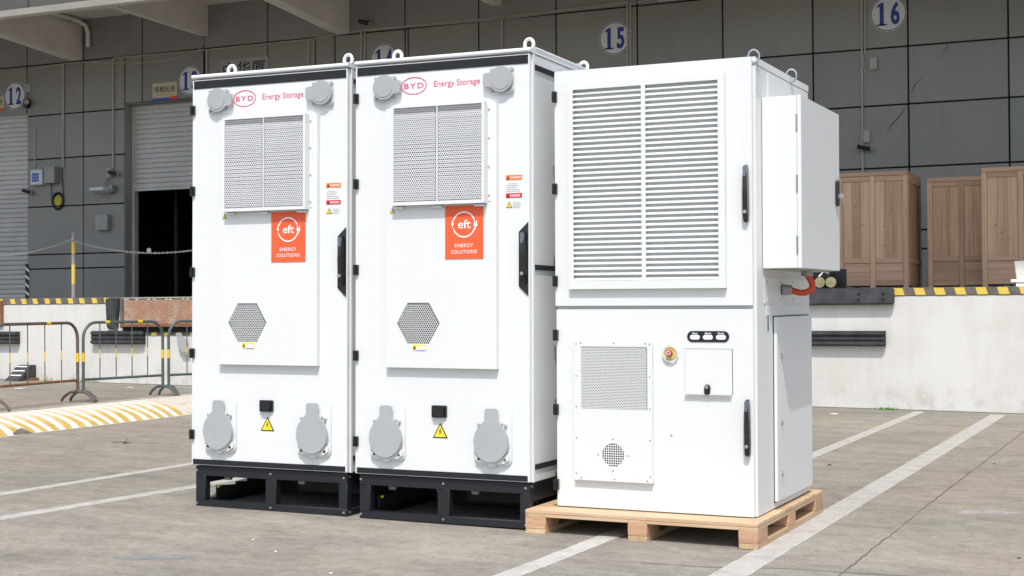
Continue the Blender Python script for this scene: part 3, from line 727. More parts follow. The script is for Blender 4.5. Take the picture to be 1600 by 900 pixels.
# kerb ramp
t = thing('kerb_ramp', 'black rubber kerb ramp standing against the dock foot at far left', 'ramp', (WX + 3.385, WY - 5.01, G(WX + 3.4, WY - 5.1)))
pr = [(0, 0), (0, .19), (-.07, .188), (-.13, .15), (-.19, .09), (-.25, .04), (-.31, .0)]; n = len(pr)
mb = MB(); mb.add([(0, a_, b_) for a_, b_ in pr] + [(.225, a_, b_) for a_, b_ in pr], [tuple(range(n)), tuple(reversed(range(n, 2 * n)))] + [(i, (i + 1) % n, (i + 1) % n + n, i + n) for i in range(n)])
mb.obj('ramp_body', MT['rubber'], t)
for a_, b_ in ((-.10, .171), (-.16, .121), (-.22, .067)):
    MB().add([(.01, a_ - .012, b_ - .006), (.20, a_ - .012, b_ - .006), (.20, a_, b_ + .006), (.01, a_, b_ + .006)], [(0, 1, 2, 3)]).obj('white_line', MT['printwhite'], t)
MB().box(.226, .30, -.12, -.02, 0, .03).obj('heel', MT['rust'], t)

# chain posts
def post(label, u):
    t = thing('chain_post', label, 'post', (WX + u, WY - 4.93, FL), 'chain posts on the dock edge')
    for z0, z1, m_ in ((0, .18, 'postgrey'), (.18, .42, 'edgeyellow'), (.42, .56, 'postgrey'), (.56, .70, 'edgeyellow'), (.70, .82, 'postgrey')):
        MB().tube([(0, 0, z0), (0, 0, z1)], .024, 12).obj('post_band', MT[m_], t, smooth=True)
    MB().tube([(0, -.02, .71), (.02, -.05, .73)], .008, 6).obj('hook', MT['steel'], t)
post('yellow banded post on the dock edge left of the doorway', 4.14); post('yellow banded post hidden behind the first cabinet', 6.9); post('yellow banded post beyond the left frame edge', 1.7)
def chain(label, a, b_, sag):
    mb = MB(); n = int(abs(b_[0] - a[0]) / .03); pts = []
    for k in range(n + 1):
        t_ = k / n; pts.append(Vector((a[0] + (b_[0] - a[0]) * t_, 0, a[1] + (b_[1] - a[1]) * t_ - 4 * sag * t_ * (1 - t_))))
    for k in range(n):
        p, q = pts[k], pts[k + 1]; d = (q - p); c_ = (p + q) / 2; d1 = d * .62; nn = (Vector((0, .009, 0)) if k % 2 else Vector((-d.z, 0, d.x)).normalized() * .009)
        ring = [c_ - d1, c_ - d1 * .5 + nn, c_ + d1 * .5 + nn, c_ + d1, c_ + d1 * .5 - nn, c_ - d1 * .5 - nn]
        mb.tube(ring, .0026, 4, closed=True)
    o = mb.obj('chain', MT['chain']); o.location = (WX, WY - 4.98, 0)
    return tag(o, label, 'chain', 'chains between the posts', None)
chain('chain sagging from the post across the dark doorway', (4.15, 2.0), (6.9, 2.0), .19)
chain('chain sagging from the post towards the left frame edge', (1.7, 2.0), (4.13, 2.0), .17)
t = thing('chain_ring', 'round steel tag hanging on the chain before the doorway', 'ring', (WX + 5.35, WY - 4.98, 1.845))
MB().disc(0, 0, .024, -.006, .004, 16).obj('tag_disc', MT['boxgrey'], t); mb = MB(); mb.poly(circ(0, 0, .03, 20), -.009, .006, [circ(0, 0, .022, 20)]); mb.obj('tag_rim', MT['chain'], t)

# raw wood wardrobes
def wardrobe(label, u0, u1, z1, off, depth, cols, zsplit, side=False):
    t = thing('wooden_wardrobe', label, 'wardrobe', (WX + u0, WY + off, FL + .006), 'raw wood wardrobes on the dock')
    W_, H_ = u1 - u0, z1 - FL; zs = zsplit - FL; st = .055; z0 = .05
    MB().box(.004, W_ - .004, .03, depth, z0, H_ - .01).obj('carcass', MT['teak_z'], t)
    mb = MB(); mb.box(0, W_, 0, depth + .01, H_ - .045, H_); mb.obj('top_board', MT['teak_x'], t, bev=.004, seg=1)
    xs = [W_ * k / cols for k in range(cols + 1)]
    for k, x in enumerate(xs):
        a = max(0, x - st / 2) if k else 0; a = min(a, W_ - st)
        MB().box(a, a + st, .0, .03, 0, H_ - .046).obj('stile', MT['teak_z'], t, bev=.003, seg=1)
    for k in range(cols):
        a = (xs[k] - st / 2 if k else 0) + st + .001; b2 = (xs[k + 1] - st / 2 if k + 1 < cols else W_ - st) - .001
        for zz in (z0, zs - .03, H_ - .1):
            MB().box(a, b2, .002, .03, zz, zz + .053).obj('rail', MT['teak_x'], t, bev=.003, seg=1)
        n = 3; pw = (b2 - a) / n
        for j in range(n):
            MB().box(a + j * pw + .001, a + (j + 1) * pw - .001, .012, .03, zs + .024, H_ - .101).obj('panel_board', MT['teak_z'], t)
        for j in range(2):
            hz = (zs - .032 - z0 - .054) / 2
            MB().box(a, b2, .012, .03, z0 + .054 + j * hz + .001, z0 + .054 + (j + 1) * hz - .001).obj('panel_board', MT['teak_x'], t)
        for q in range(3):
            MB().disc(a + (b2 - a) * random.uniform(.2, .9), zs + random.uniform(.1, .8) * (H_ - zs - .15), .006, .0095, .0115, 8).obj('knot', MT['joint'], t)
    for x in (.0, W_ - .05):
        for y in (0.031, depth - .05): MB().box(x + .001, x + .049, y, y + .048, 0, z0).obj('foot', MT['teak_z'], t)
    for y0, y1 in ((.031, .09), (depth - .06, depth - .001)):
        MB().box(W_ - .003, W_ + .006, y0, y1, z0, H_ - .046).obj('side_stile', MT['teak_z'], t)
    MB().box(W_ - .003, W_ + .006, .091, depth - .061, H_ - .12, H_ - .046).obj('side_rail', MT['teak_x'], t)
    MB().box(W_ - .003, W_ + .006, .091, depth - .061, zs - .03, zs + .02).obj('side_rail', MT['teak_x'], t)
    return t
wardrobe('two door raw wood wardrobe nearest to the white cabinets', 13.30, 14.04, 2.545, -3.4, .88, 2, 1.60)
wardrobe('darker raw wood wardrobe standing back between two others', 14.165, 14.88, 2.50, -2.9, .7, 2, 1.62)
wardrobe('tallest raw wood wardrobe at the right frame edge', 14.785, 15.55, 2.535, -3.4, .45, 2, 1.60)
# white box at the right edge
t = thing('white_box', 'bright white foam box cut off by the right frame edge', 'box', (WX + 15.22, WY - 4.75, FL))
mb = MB(); mb.add([(x, y, z) for z, e in ((.075, .02), (.245, -.0)) for x, y in ((0 + e, 0), (.6, 0), (.6, .4), (0 + e, .4))], [(0, 1, 2, 3), (4, 5, 6, 7), (0, 1, 5, 4), (1, 2, 6, 5), (2, 3, 7, 6), (3, 0, 4, 7)])
mb.obj('lid', MT['kwhite'], t, bev=.004)
MB().box(-.03, .62, -.012, .42, .045, .0745).obj('lip', MT['printwhite'], t, bev=.004); MB().box(.015, .6, 0, .4, .0, .044).obj('base', MT['printwhite'], t)
# dark cart with brass wheels
t = thing('trolley', 'dark trolley with two pale brass wheels half hidden by the cabinet', 'trolley', (WX + 13.2, WY - 4.7, FL + .005))
MB().box(-.3, .42, .12, .16, 0.0, .2).obj('back_board', MT['black'], t)
MB().box(-.3, .3, .0, .11, .1, .16).obj('chassis', MT['black'], t, bev=.01)
for x, y in ((.195, -.05), (.31, -.075)):
    mb = MB(); mb.disc(x, .065, .052, y, y + .03, 24); mb.obj('wheel', MT['brass'], t, bev=.005)
    mb = MB(); mb.disc(x, .065, .018, y - .006, y, 12); mb.obj('hub', MT['boxgrey'], t)
MB().tube([(.18, -.02, .12), (.22, .02, .17), (.28, .0, .15)], .012, 6).obj('axle_arm', MT['steel'], t)

# weeds and litter
mb = MB()
for k in range(110):
    x = -2.38 + random.gauss(0, .07); y = 13.80 + random.uniform(-.04, .08); z = G(x, y); h = random.uniform(.01, .03); a = random.uniform(0, pi)
    mb.add([(x - .006 * math.cos(a), y - .006 * math.sin(a), z), (x + .006 * math.cos(a), y + .006 * math.sin(a), z), (x + random.uniform(-.02, .02), y + random.uniform(-.02, .02), z + h)], [(0, 1, 2)])
for k in range(60):
    x = random.choice((-12.1, -12.0, -11.95, -12.6)) + random.gauss(0, .08); y = 13.82 + random.uniform(-.04, .08); z = G(x, y); h = random.uniform(.03, .1)
    mb.add([(x - .004, y, z), (x + .004, y, z), (x + random.uniform(-.05, .05), y, z + h)], [(0, 1, 2)])
tag(mb.obj('weeds', MT['grass']), 'small green weeds along the dock foot', 'weeds', kind='stuff')
def litter(name, label, cat, x, y, r, mat, h=.01, n=7, seed=1):
    rnd = random.Random(seed); mb = MB(); z = G(x, y)
    top = [(x + r * rnd.uniform(.5, 1.1) * math.cos(2 * pi * k / n), y + r * rnd.uniform(.5, 1.1) * math.sin(2 * pi * k / n)) for k in range(n)]
    vs = [(a, b_, z + .001) for a, b_ in top] + [(x, y, z + h)]
    mb.add(vs, [(k, (k + 1) % n, n) for k in range(n)] + [tuple(range(n))]); return tag(mb.obj(name, mat), label, cat)
litter('dry_leaf', 'curled dry leaf on the yard left of the first cabinet', 'leaf', -6.78, 8.21, .025, MT['leaf'], .012, 6, 3)
mb = MB(); mb.tube([(-6.86, 8.18, G(-6.9, 8.2) + .006), (-6.79, 8.2, G(-6.8, 8.2) + .012), (-6.72, 8.21, G(-6.65, 8.2) + .006)], .0025, 5); mb.tube([(-6.76, 8.2, G(-6.7, 8.2) + .008), (-6.75, 8.2, G(-6.7, 8.2) + .045)], .002, 4)
tag(mb.obj('twig', MT['leaf']), 'thin dry twig lying by the leaf left of the first cabinet', 'twig')
litter('pebble', 'dark pebble between the two right parking lines', 'pebble', -1.93, 9.06, .02, MT['leaf'], .009, 8, 4)
litter('pebble', 'small pebble right of the widest parking line', 'pebble', -1.0, 9.6, .012, MT['leaf'], .005, 8, 5)
litter('pebble', 'pebble near the right frame edge in the foreground', 'pebble', -0.55, 6.15, .013, MT['leaf'], .005, 8, 6)
litter('paper_scrap', 'white paper scrap in front of the dock at right', 'litter', -2.75, 13.1, .07, MT['printwhite'], .006, 7, 7)
litter('paper_scrap', 'white paper scrap between the barriers and the dock', 'litter', -10.9, 13.3, .06, MT['printwhite'], .006, 7, 8)
litter('paper_scrap', 'flat white scrap behind the left barrier', 'litter', -11.9, 12.6, .09, MT['printwhite'], .006, 7, 9)
for k, (x, y) in enumerate(((-2.9, 4.7), (-3.1, 4.3), (-3.6, 5.2), (-3.35, 5.0))):
    litter('white_speck', 'tiny white speck on the yard in front of the frames', 'litter', x, y, .009, MT['printwhite'], .004, 5, 20 + k)['group'] = 'tiny white specks in the foreground'

# ------------------------------------------------------------------ striped domed kerb
K = tag(bpy.data.objects.new('striped_kerb', None), 'low domed concrete kerb painted in yellow and white stripes', 'kerb'); COL.objects.link(K)
kx0, kx1, kh = -8.86, -7.91, .122
def kseg(y0, y1, skew, mat, name):
    n = 14; mb = MB(); vs = []
    for yb in (y0, y1):
        for k in range(n + 1):
            t_ = k / n; x = kx1 + (kx0 - kx1) * t_; h = kh * (math.sin(pi * t_) ** .75); y = yb - skew * t_ + .012 * math.sin(yb * 9 + k)
            vs.append((x + .006 * math.sin(7 * yb), y, G(x, y) + h - .002))
    mb.add(vs, [(k, k + 1, k + 2 + n, k + 1 + n) for k in range(n)])
    mb.obj(name, mat, K, smooth=True)
y = 5.0; k = 0; P_ = .142
while y < 10.35:
    kseg(y, y + P_ * .46, -.05, MT['kwhite'], 'white_stripe'); kseg(y + P_ * .46, y + P_, -.05, MT['kyellow'], 'yellow_stripe'); y += P_
kseg(y, y + 1.3, -.05, MT['kend'], 'bare_end')
MB().box(kx1 - .01, kx1 + .03, 4.8, 11.6, .0, .0).v
gline('kerb_foot_line', [(-7.885, 4), (-7.885, 11.6)], .035, MT['line'])
# broken patch on the kerb
litter('rubble', 'crumbled dark patch at the foot of the striped kerb', 'rubble', -7.94, 8.42, .12, MT['dockedge'], .05, 9, 31)

# ------------------------------------------------------------------ pipe barriers
def barrier(label, a, b_, m_pipe, m_low, bars, bands):
    a = Vector(a); b_ = Vector(b_); L = (b_ - a).length; ang = math.atan2(b_.y - a.y, b_.x - a.x)
    mat = Matrix.Translation((a.x, a.y, G(a.x, a.y))) @ Matrix.Rotation(ang, 4, 'Z') @ Matrix.Rotation(math.atan2(G(b_.x, b_.y) - G(a.x, a.y), L) * -1, 4, 'Y')
    t = thing('crowd_barrier', label, 'barrier', mat=mat, group='pipe barriers behind the striped kerb')
    H_ = .79; r = .16; pts = [(0, 0, .10), (0, 0, .3), (0, 0, H_ - r)]
    for k in range(1, 7): an = pi - k * pi / 12; pts.append((r + r * math.cos(an), 0, H_ - r + r * math.sin(an)))
    for k in range(0, 7): an = pi / 2 - k * pi / 12; pts.append((L - r + r * math.cos(an), 0, H_ - r + r * math.sin(an)))
    pts += [(L, 0, .3), (L, 0, .10)]
    MB().tube(pts, .0155, 10).obj('hoop', m_pipe, t, smooth=True)
    MB().tube([(0.015, 0, .22), (L - .015, 0, .22)], .013, 8).obj('lower_rail', m_low, t, smooth=True)
    for k in range(bars):
        x = L * (k + 1) / (bars + 1)
        MB().tube([(x, 0, .232), (x, 0, H_ - .01)], .0055, 6).obj('upright', m_pipe, t, smooth=True)
        MB().tube([(x, 0, .43), (x, 0, .52)], .0068, 6).obj('yellow_band', MT['reflect'], t, smooth=True)
    for x in (0, L): MB().tube([(x, 0, .40), (x, 0, .49)], .0175, 10).obj('yellow_band', MT['reflect'], t, smooth=True)
    for x in bands: MB().tube([(x, 0, H_), (x + .06, 0, H_)], .0175, 10).obj('yellow_band', MT['reflect'], t, smooth=True)
    for x in (0.0, L):
        MB().tube([(x, -.2, .012), (x, -.17, .05), (x, -.1, .095), (x, 0, .11), (x, .1, .095), (x, .17, .05), (x, .2, .012)], .0145, 8).obj('foot', m_pipe, t, smooth=True)
    return t
barrier('rusty barrier cut off by the left frame edge', (-9.76, 9.98), (-9.83, 11.20), MT['piperust'], MT['rust'], 4, [.75])
barrier('grey green barrier in the middle with yellow bands', (-9.82, 11.27), (-9.65, 12.30), MT['pipegrey'], MT['pipegrey'], 4, [.27, .70])
barrier('rightmost barrier running behind the first cabinet', (-9.62, 12.36), (-9.22, 13.4), MT['pipegrey'], MT['pipegrey'], 4, [.30])

# ------------------------------------------------------------------ battery cabinets
CW, CH, CD = .909, 1.962, .896
def lightning(cx, cz, s_):
    p = [(.1, 1), (-.45, -.12), (-.02, -.02), (-.18, -1), (.45, .22), (.05, .1), (.35, 1)]
    return [(cx + a * s_ * .8, cz + b_ * s_) for a, b_ in p]
def tri_sign(parent, cx, z0, w_, y):
    h = w_ * .9
    mb = MB(); mb.m(MT['ink']); mb.poly([(cx - w_ / 2, z0), (cx + w_ / 2, z0), (cx, z0 + h)], y, y + .0015)
    mb.m(MT['yellow']); e = w_ * .06; mb.poly([(cx - w_ / 2 + e * 1.8, z0 + e), (cx + w_ / 2 - e * 1.8, z0 + e), (cx, z0 + h - e * 2)], y - .001, y - .0002)
    mb.m(MT['ink']); mb.poly(lightning(cx, z0 + h * .40, h * .24), y - .002, y - .0012)
    return mb.obj('warning_triangle', None, parent)
def eye(parent, x, y, z, r=.0215, tr=.0085, mat='white', yaw=0.0):
    mb = MB(); mb.tube([(x + r * math.cos(a * pi / 12) * math.cos(yaw), y + r * math.cos(a * pi / 12) * math.sin(yaw), z + r * 1.25 + r * 1.2 * math.sin(a * pi / 12)) for a in range(24)], tr, 8, closed=True)
    mb.tube([(x, y, z - .002), (x, y, z + .006)], .017, 12)
    return mb.obj('lifting_eye', MT[mat], parent, smooth=True)
def black_hinge(parent, z, x0=-.006, x1=.019, h=.048, y0=-.016):
    mb = MB(); mb.box(x0, x1, y0, .012, z - h / 2, z + h / 2); mb.box(x0 + .006, x1 - .004, y0 - .004, y0, z - h * .3, z + h * .3)
    return mb.obj('hinge', MT['black'], parent, bev=.003)
def outlet_cap(parent, x, z, d):
    """round capped connector, tab towards d"""
    mb = MB(); mb.poly(rrect(x - .058, x + .058, z - .066, z + .058, .018), -.011, -.0005)
    f = mb.obj('outlet_cap', MT['caplight'], parent, bev=.003)
    for dx, dz in ((-.05, .045), (.05, .045), (-.05, -.05), (.05, -.05)):
        MB().disc(x + dx, z + dz, .009, -.016, -.011, 10).obj('screw', MT['capgrey'], f)
    mb = MB(); pts = []
    for k in range(30):
        a = -d * 0 + 2 * pi * k / 30; pts.append((x + .059 * math.cos(a), z + .059 * math.sin(a)))
    pts = [p for p in pts if not (d * (p[0] - x) > .048)]
    ins = max(range(len(pts)), key=lambda i: (d * (pts[i][0] - x), 0))
    # order so that the tab closes the gap
    pts.sort(key=lambda p: math.atan2((p[1] - z), -d * (p[0] - x)))
    pts += [(x + d * .082, z + .030), (x + d * .088, z + .022), (x + d * .088, z - .022), (x + d * .082, z - .030)]
    if True:
        mb.poly(pts, -.030, -.017)
    mb.obj('cap_lid', MT['capgrey'], f, bev=.004)
    MB().disc(x, z, .046, -.0325, -.0305, 28).obj('lid_face', MT['capgrey'], f)
    return f
def socket_flap(parent, x):
    """drop shaped flap over a lower socket"""
    mb = MB(); mb.poly(rrect(x - .093, x + .093, .072, .355, .035), -.012, -.0005); f = mb.obj('socket_flap', MT['white'], parent, bev=.004)
    ring = circ(x, .17, .086, 32); mb = MB(); mb.poly(ring, -.019, -.0125, [circ(x, .17, .070, 32)]); mb.obj('socket_collar', MT['caplight'], f, bev=.003)
    MB().disc(x, .17, .069, -.0145, -.0125, 24).obj('socket_face', MT['deep'], f)
    mb = MB(); mb.poly([(x - .088, .125), (x - .085, .098), (x - .06, .082), (x - .018, .079), (x - .016, .068), (x + .016, .068), (x + .018, .079), (x + .06, .082), (x + .085, .098), (x + .088, .125)], -.024, -.0125); mb.obj('lower_bracket', MT['white'], f, bev=.003)
    # flap: circle + shoulders + tab, hinged at the top, hanging slightly away at the bottom
    pts = [(x + .0865 * math.cos(math.radians(a)), .180 + .091 * math.sin(math.radians(a))) for a in range(-222, 43, 8)]
    pts += [(x + .036, .274), (x + .032, .284), (x + .032, .322), (x + .025, .331), (x - .025, .331), (x - .032, .322), (x - .032, .284), (x - .036, .274)]
    mb = MB(); mb.poly(pts, -.037, -.026)
    mb.v = [(a, b_ - (.331 - c_) * .03 + .004, c_) for a, b_, c_ in mb.v]
    mb.obj('flap_lid', MT['capgrey'], f, bev=.004)
    mb = MB(); mb.poly(circ(x, .176, .084, 32), -.027, -.020, [circ(x, .176, .076, 32)]); mb.v = [(a, b_ - (.331 - c_) * .03 + .004, c_) for a, b_, c_ in mb.v]
    mb.obj('seal_ring', MT['caplight'], f)
    for sx in (-1, 1):
        for z in (.255, .100): MB().disc(x + sx * .066, z, .007, -.024, -.012, 10).obj('screw', MT['capgrey'], f)
    for sx in (-1, 1): MB().box(x + sx * .046 - .005, x + sx * .046 + .005, -.026, -.012, .262, .272).obj('hinge_lug', MT['caplight'], f)
    return f
def door_handle(parent, x0, x1, z0, z1, hexplate=True):
    h = None
    if hexplate:
        mb = MB(); mb.poly([(x1, z1), (x0, z1 - .044), (x0, z0 + .044), (x1, z0)], -.006, -.0005); h = mb.obj('door_handle', MT['handle'], parent, bev=.001)
        gx0, gx1, gz0, gz1 = x0 + .012, x1 - .004, z0 + .056, z1 - .044
        par = h
    else: gx0, gx1, gz0, gz1 = x0, x1, z0, z1; par = parent
    xm = (gx0 + gx1) / 2; w_ = (gx1 - gx0) / 2
    mb = MB(); n = 12; vs = []
    zs = [gz0, gz0 + .01, gz0 + .05, (gz0 + gz1) / 2, gz1 - .05, gz1 - .01, gz1]
    dp = [.016, .026, .03, .034, .034, .03, .018]; wd = [.6, .92, 1, .95, .85, .72, .5]
    for z, d_, q in zip(zs, dp, wd):
        vs += [(xm - w_ * q, -.006, z), (xm - w_ * q * .8, -d_, z), (xm + w_ * q * .8, -d_, z), (xm + w_ * q, -.006, z)]
    fs = [(4 * i + k, 4 * i + (k + 1) % 4, 4 * i + 4 + (k + 1) % 4, 4 * i + 4 + k) for i in range(len(zs) - 1) for k in range(4)] + [(0, 1, 2, 3), tuple(len(zs) * 4 - 4 + k for k in range(4))]
    mb.add(vs, fs); g = mb.obj('grip' if hexplate else 'door_handle', MT['handle'], par, bev=.002)
    if h is None: h = g
    MB().box(xm - w_ * .62, xm + w_ * .62, -.037, -.02, gz1 - .055, gz1 - .004).obj('grip_end', MT['handletop'], h, bev=.004)
    MB().disc(xm, gz0 + .045, .008, -.036, -.028, 12).obj('lock', MT['steel'], h)
    return h

def battery_cabinet():
    t = thing('battery_cabinet', 'x', 'cabinet')
    W = MT['white']
    MB().box(.002, CW, .024, CD, 0, 1.938).obj('body', W, t, bev=.003)
    # lid with rounded front nose
    mb = MB(); pr = [(-.004, 1.944), (-.009, 1.949), (-.009, 1.957), (-.003, 1.9625), (.06, 1.966), (CD + .004, 1.966), (CD + .004, 1.941), (.03, 1.941)]
    n = len(pr); vs = [(-.002, a, b_) for a, b_ in pr] + [(CW + .003, a, b_) for a, b_ in pr]
    mb.add(vs, [tuple(range(n)), tuple(reversed(range(n, 2 * n)))] + [(i, (i + 1) % n, (i + 1) % n + n, i + n) for i in range(n)]); mb.obj('lid', W, t)
    mb = MB(); mb.tube([(CW + .001, .05, 1.967), (CW + .001, .25, 1.967), (CW + .001, CD - .02, 1.967)], .006, 6); mb.obj('lid_seam', W, t)
    MB().box(.0, .903, 0, .022, .003, 1.936).obj('door', W, t, bev=.002)
    MB().box(.010, .897, -.003, -.0005, 1.891, 1.931).obj('dark_stripe', MT['stripe'], t)
    MB().box(.010, .894, -.003, -.0005, .0065, .032).obj('dark_stripe', MT['stripe'], t)
    # side: corner post, recess line, stripes
    MB().box(CW + .0005, CW + .003, .024, .040, .0, 1.938).obj('corner_post', W, t)
    for z0, z1 in ((1.868, 1.891), (.960, .983), (.056, .080)):
        MB().box(CW + .0005, CW + .0055, .043, CD - .03, z0, z1).obj('side_stripe', MT['stripe'], t)
    # raised duct panel with hexagonal opening
    hx = (.352, .7165, .1125)
    hexp = [(hx[0] + hx[2] * math.cos(math.radians(60 * k)), hx[1] + .095 / math.sin(math.radians(60)) * math.sin(math.radians(60 * k))) for k in range(6)]
    x0, x1, z0, z1 = .180, .752, .510, 1.722
    mb = MB(); mb.poly([(x0, z0), (x1, z0), (x1, z1), (x0, z1)], -.028, -.0255, [hexp])
    mb.box(x0, x0 + .002, -.0254, 0, z0, z1); mb.box(x1 - .002, x1, -.0254, 0, z0, z1); mb.box(x0 + .0021, x1 - .0021, -.0254, 0, z0, z0 + .002); mb.box(x0 + .0021, x1 - .0021, -.0254, 0, z1 - .002, z1)
    rp = mb.obj('raised_panel', W, t)
    def inhex(x, z):
        dx, dz = abs(x - hx[0]), abs(z - hx[1]); return dz < .093 and dx < hx[2] - dz * (hx[2] * .5 / .095) - .002
    mb = MB(); perf(mb, hx[0] - .12, hx[0] + .12, hx[1] - .0905, hx[1] + .1, .0102, .0046, -.0275, .002, inhex)
    hv = mb.obj('hexagon_vent', W, t)
    mb = MB(); mb.poly([(hx[0] + (p[0] - hx[0]) * 1.05, hx[1] + (p[1] - hx[1]) * 1.05) for p in hexp], -.0035, -.0005); mb.obj('vent_backing', MT['deep'], hv)
    mb = MB(); mb.m(MT['yellow']); mb.box(.324, .394, -.0305, -.0285, .593, .618); mb.m(MT['printwhite']); mb.box(.345, .392, -.0325, -.031, .5935, .61)
    mb.m(MT['ink']); mb.poly([(.327, .599), (.342, .599), (.3345, .612)], -.0325, -.031); mb.obj('vent_label', None, rp)
    # louvred air grille box
    gx0, gx1, gz0, gz1 = .234, .701, 1.263, 1.722; yf = -.066
    mb = MB(); mb.poly([(gx0 - .004, gz0), (gx1 + .006, gz0), (gx1 + .006, gz1 + .003), (gx0 - .004, gz1 + .003)], yf, yf + .0025, [[(gx0 + .008, gz0 + .016), (gx0 + .008, gz1 - .006), (gx1 - .006, gz1 - .006), (gx1 - .006, gz0 + .016)]])
    mb.box(gx0 - .004, gx0 - .002, yf + .0026, -.0285, gz0, gz1 + .003); mb.box(gx1 + .004, gx1 + .006, yf + .0026, -.0285, gz0, gz1 + .003)
    mb.box(gx0 - .0019, gx1 + .0039, yf + .0026, -.0285, gz1 + .001, gz1 + .003); mb.box(gx0 - .0019, gx1 + .0039, yf + .0026, -.045, gz0, gz0 + .002)
    gr = mb.obj('air_grille', W, t)
    mb = MB(); xm = (gx0 + gx1) / 2 + .001
    perf(mb, gx0 + .010, gx1 - .008, gz0 + .018, gz1 - .008, .0108, .0036, yf + .001, .0018, lambda x, z: abs(x - xm) > .004, lambda row, z: .0052 if z > gz1 - .036 or z < gz0 + .026 else (.0042 if row % 2 == 0 else .0033))
    mb.box(xm - .004, xm + .004, yf + .0006, yf + .0022, gz0 + .016, gz1 - .006); mb.obj('perforated_plate', MT['caplight'], gr)
    mb = MB(); z = gz0 + .02
    while z < gz1 - .05:
        mb.add([(gx0, yf + .006, z), (gx1, yf + .006, z), (gx1, yf + .030, z + .0175), (gx0, yf + .030, z + .0175), (gx0, yf + .0075, z - .001), (gx1, yf + .0075, z - .001), (gx1, yf + .0315, z + .0165), (gx0, yf + .0315, z + .0165)], [(0, 1, 2, 3), (4, 5, 6, 7), (0, 1, 5, 4), (3, 2, 6, 7)]); z += .0175
    mb.obj('louver_slats', W, gr, kind='stuff')
    MB().box(gx0, gx1, -.0335, -.0305, gz0 + .01, gz1).obj('grille_backing', MT['deep'], gr)
    for z in (1.69, 1.56, 1.43, 1.30):
        for x, dx in ((gx0 - .018, 1), (gx1 + .016, -1)):
            MB().disc(x, z, .004, -.036, -.0285, 8).obj('screw', MT['steel'], gr)
    for x, sg in ((gx0 - .024, 1), (gx1 + .008, 1)):
        MB().box(x, x + .016, -.031, -.0283, gz0 + .01, gz1 - .01).obj('side_bracket', W, gr)
    for x in (.24, .44, .65): MB().box(x, x + .045, -.05, -.0285, gz0 - .014, gz0 - .006).obj('drip_tab', W, gr)
    tri_sign(rp, .216, 1.232, .026, -.031)
    # orange sign
    sx0, sx1, sz0, sz1 = .493, .687, 1.012, 1.256
    sg = MB().box(sx0, sx1, -.0310, -.0285, sz0, sz1).obj('orange_sign', MT['sticker'], t)
    mb = MB(); cx, cz, R_ = (sx0 + sx1) / 2, sz0 + .157, .060
    def arc(a0, a1, n=18):
        po = [(cx + R_ * math.cos(math.radians(a0 + (a1 - a0) * k / n)), cz + R_ * math.sin(math.radians(a0 + (a1 - a0) * k / n))) for k in range(n + 1)]
        pi_ = [(cx + (R_ - .0062) * math.cos(math.radians(a0 + (a1 - a0) * k / n)), cz + (R_ - .0062) * math.sin(math.radians(a0 + (a1 - a0) * k / n))) for k in range(n + 1)]
        o = len(mb.v); vs = [(p[0], -.0322, p[1]) for p in po] + [(p[0], -.0322, p[1]) for p in pi_]
        mb.add(vs, [(k, k + 1, k + 2 + n, k + 1 + n) for k in range(n)])
    arc(22, 160); arc(198, 345)
    text_into(mb, 'eft', cx - .030, cx + .034, cz - .018, cz + .022, -.0322, .012)
    mb.poly([(p[0], p[1]) for p in lightning(cx - R_ + .002, cz + .002, .022)], -.0325, -.0318)
    mb.disc(cx + R_ - .001, cz - .002, .0105, -.0325, -.0318, 16); mb.box(cx + R_ - .0085, cx + R_ - .0045, -.0325, -.0318, cz + .006, cz + .018); mb.box(cx + R_ + .0025, cx + R_ + .0065, -.0325, -.0318, cz + .006, cz + .018); mb.box(cx + R_ - .003, cx + R_ + .001, -.0325, -.0318, cz - .024, cz - .010)
    text_into(mb, 'ENERGY', cx - .047, cx + .047, sz0 + .053, sz0 + .070, -.0322, .004, 1.12)
    text_into(mb, 'SOLUTIONS', cx - .066, cx + .066, sz0 + .024, sz0 + .041, -.0322, .004, 1.12)
    mb.obj('sign_print', MT['printwhite'], sg)
    # logo and wording
    mb = MB(); mb.poly(circ(.3145, 1.827, .067, 48, .041), -.0022, -.0005, [circ(.3145, 1.827, .0635, 48, .0375)])
    text_into(mb, 'BYD', .263, .366, 1.814, 1.839, -.0016, .008, 1.2)
    lg = mb.obj('logo', MT['red'], t)
    mb = MB(); text_into(mb, 'Energy Storage', .420, .657, 1.806, 1.843, -.0016, .0); mb.obj('wording', MT['red'], t)
    # caution labels
    mb = MB(); mb.m(MT['orange']); mb.box(.787, .867, -.0018, -.0005, 1.367, 1.389); mb.m(MT['ink']); mb.poly([(.791, 1.370), (.805, 1.370), (.798, 1.385)], -.0028, -.002)
    mb.m(MT['printwhite']); text_into(mb, 'WARNING', .809, .862, 1.373, 1.383, -.0026, .02); mb.m(MT['printgrey'])
    for k in range(5): mb.box(.789 + (.006 if k == 0 else 0), .789 + random.uniform(.045, .072), -.0016, -.0005, 1.350 - k * .0085, 1.3515 - k * .0085)
    mb.obj('caution_label', None, t)
    mb = MB(); mb.m(MT['labelred']); mb.box(.787, .867, -.0018, -.0005, 1.286, 1.307); mb.m(MT['ink']); mb.poly([(.791, 1.289), (.805, 1.289), (.798, 1.303)], -.0028, -.002)
    mb.m(MT['printwhite']); text_into(mb, 'DANGER', .809, .858, 1.291, 1.301, -.0026, .02); mb.m(MT['printgrey'])
    for k in range(4): mb.box(.822, .822 + random.uniform(.03, .044), -.0016, -.0005, 1.264 - k * .0075, 1.2653 - k * .0075)
    lb = mb.obj('danger_label', None, t)
    tri_sign(t, .803, 1.242, .031, -.002)
    tri_sign(t, .4535, .187, .077, -.002)
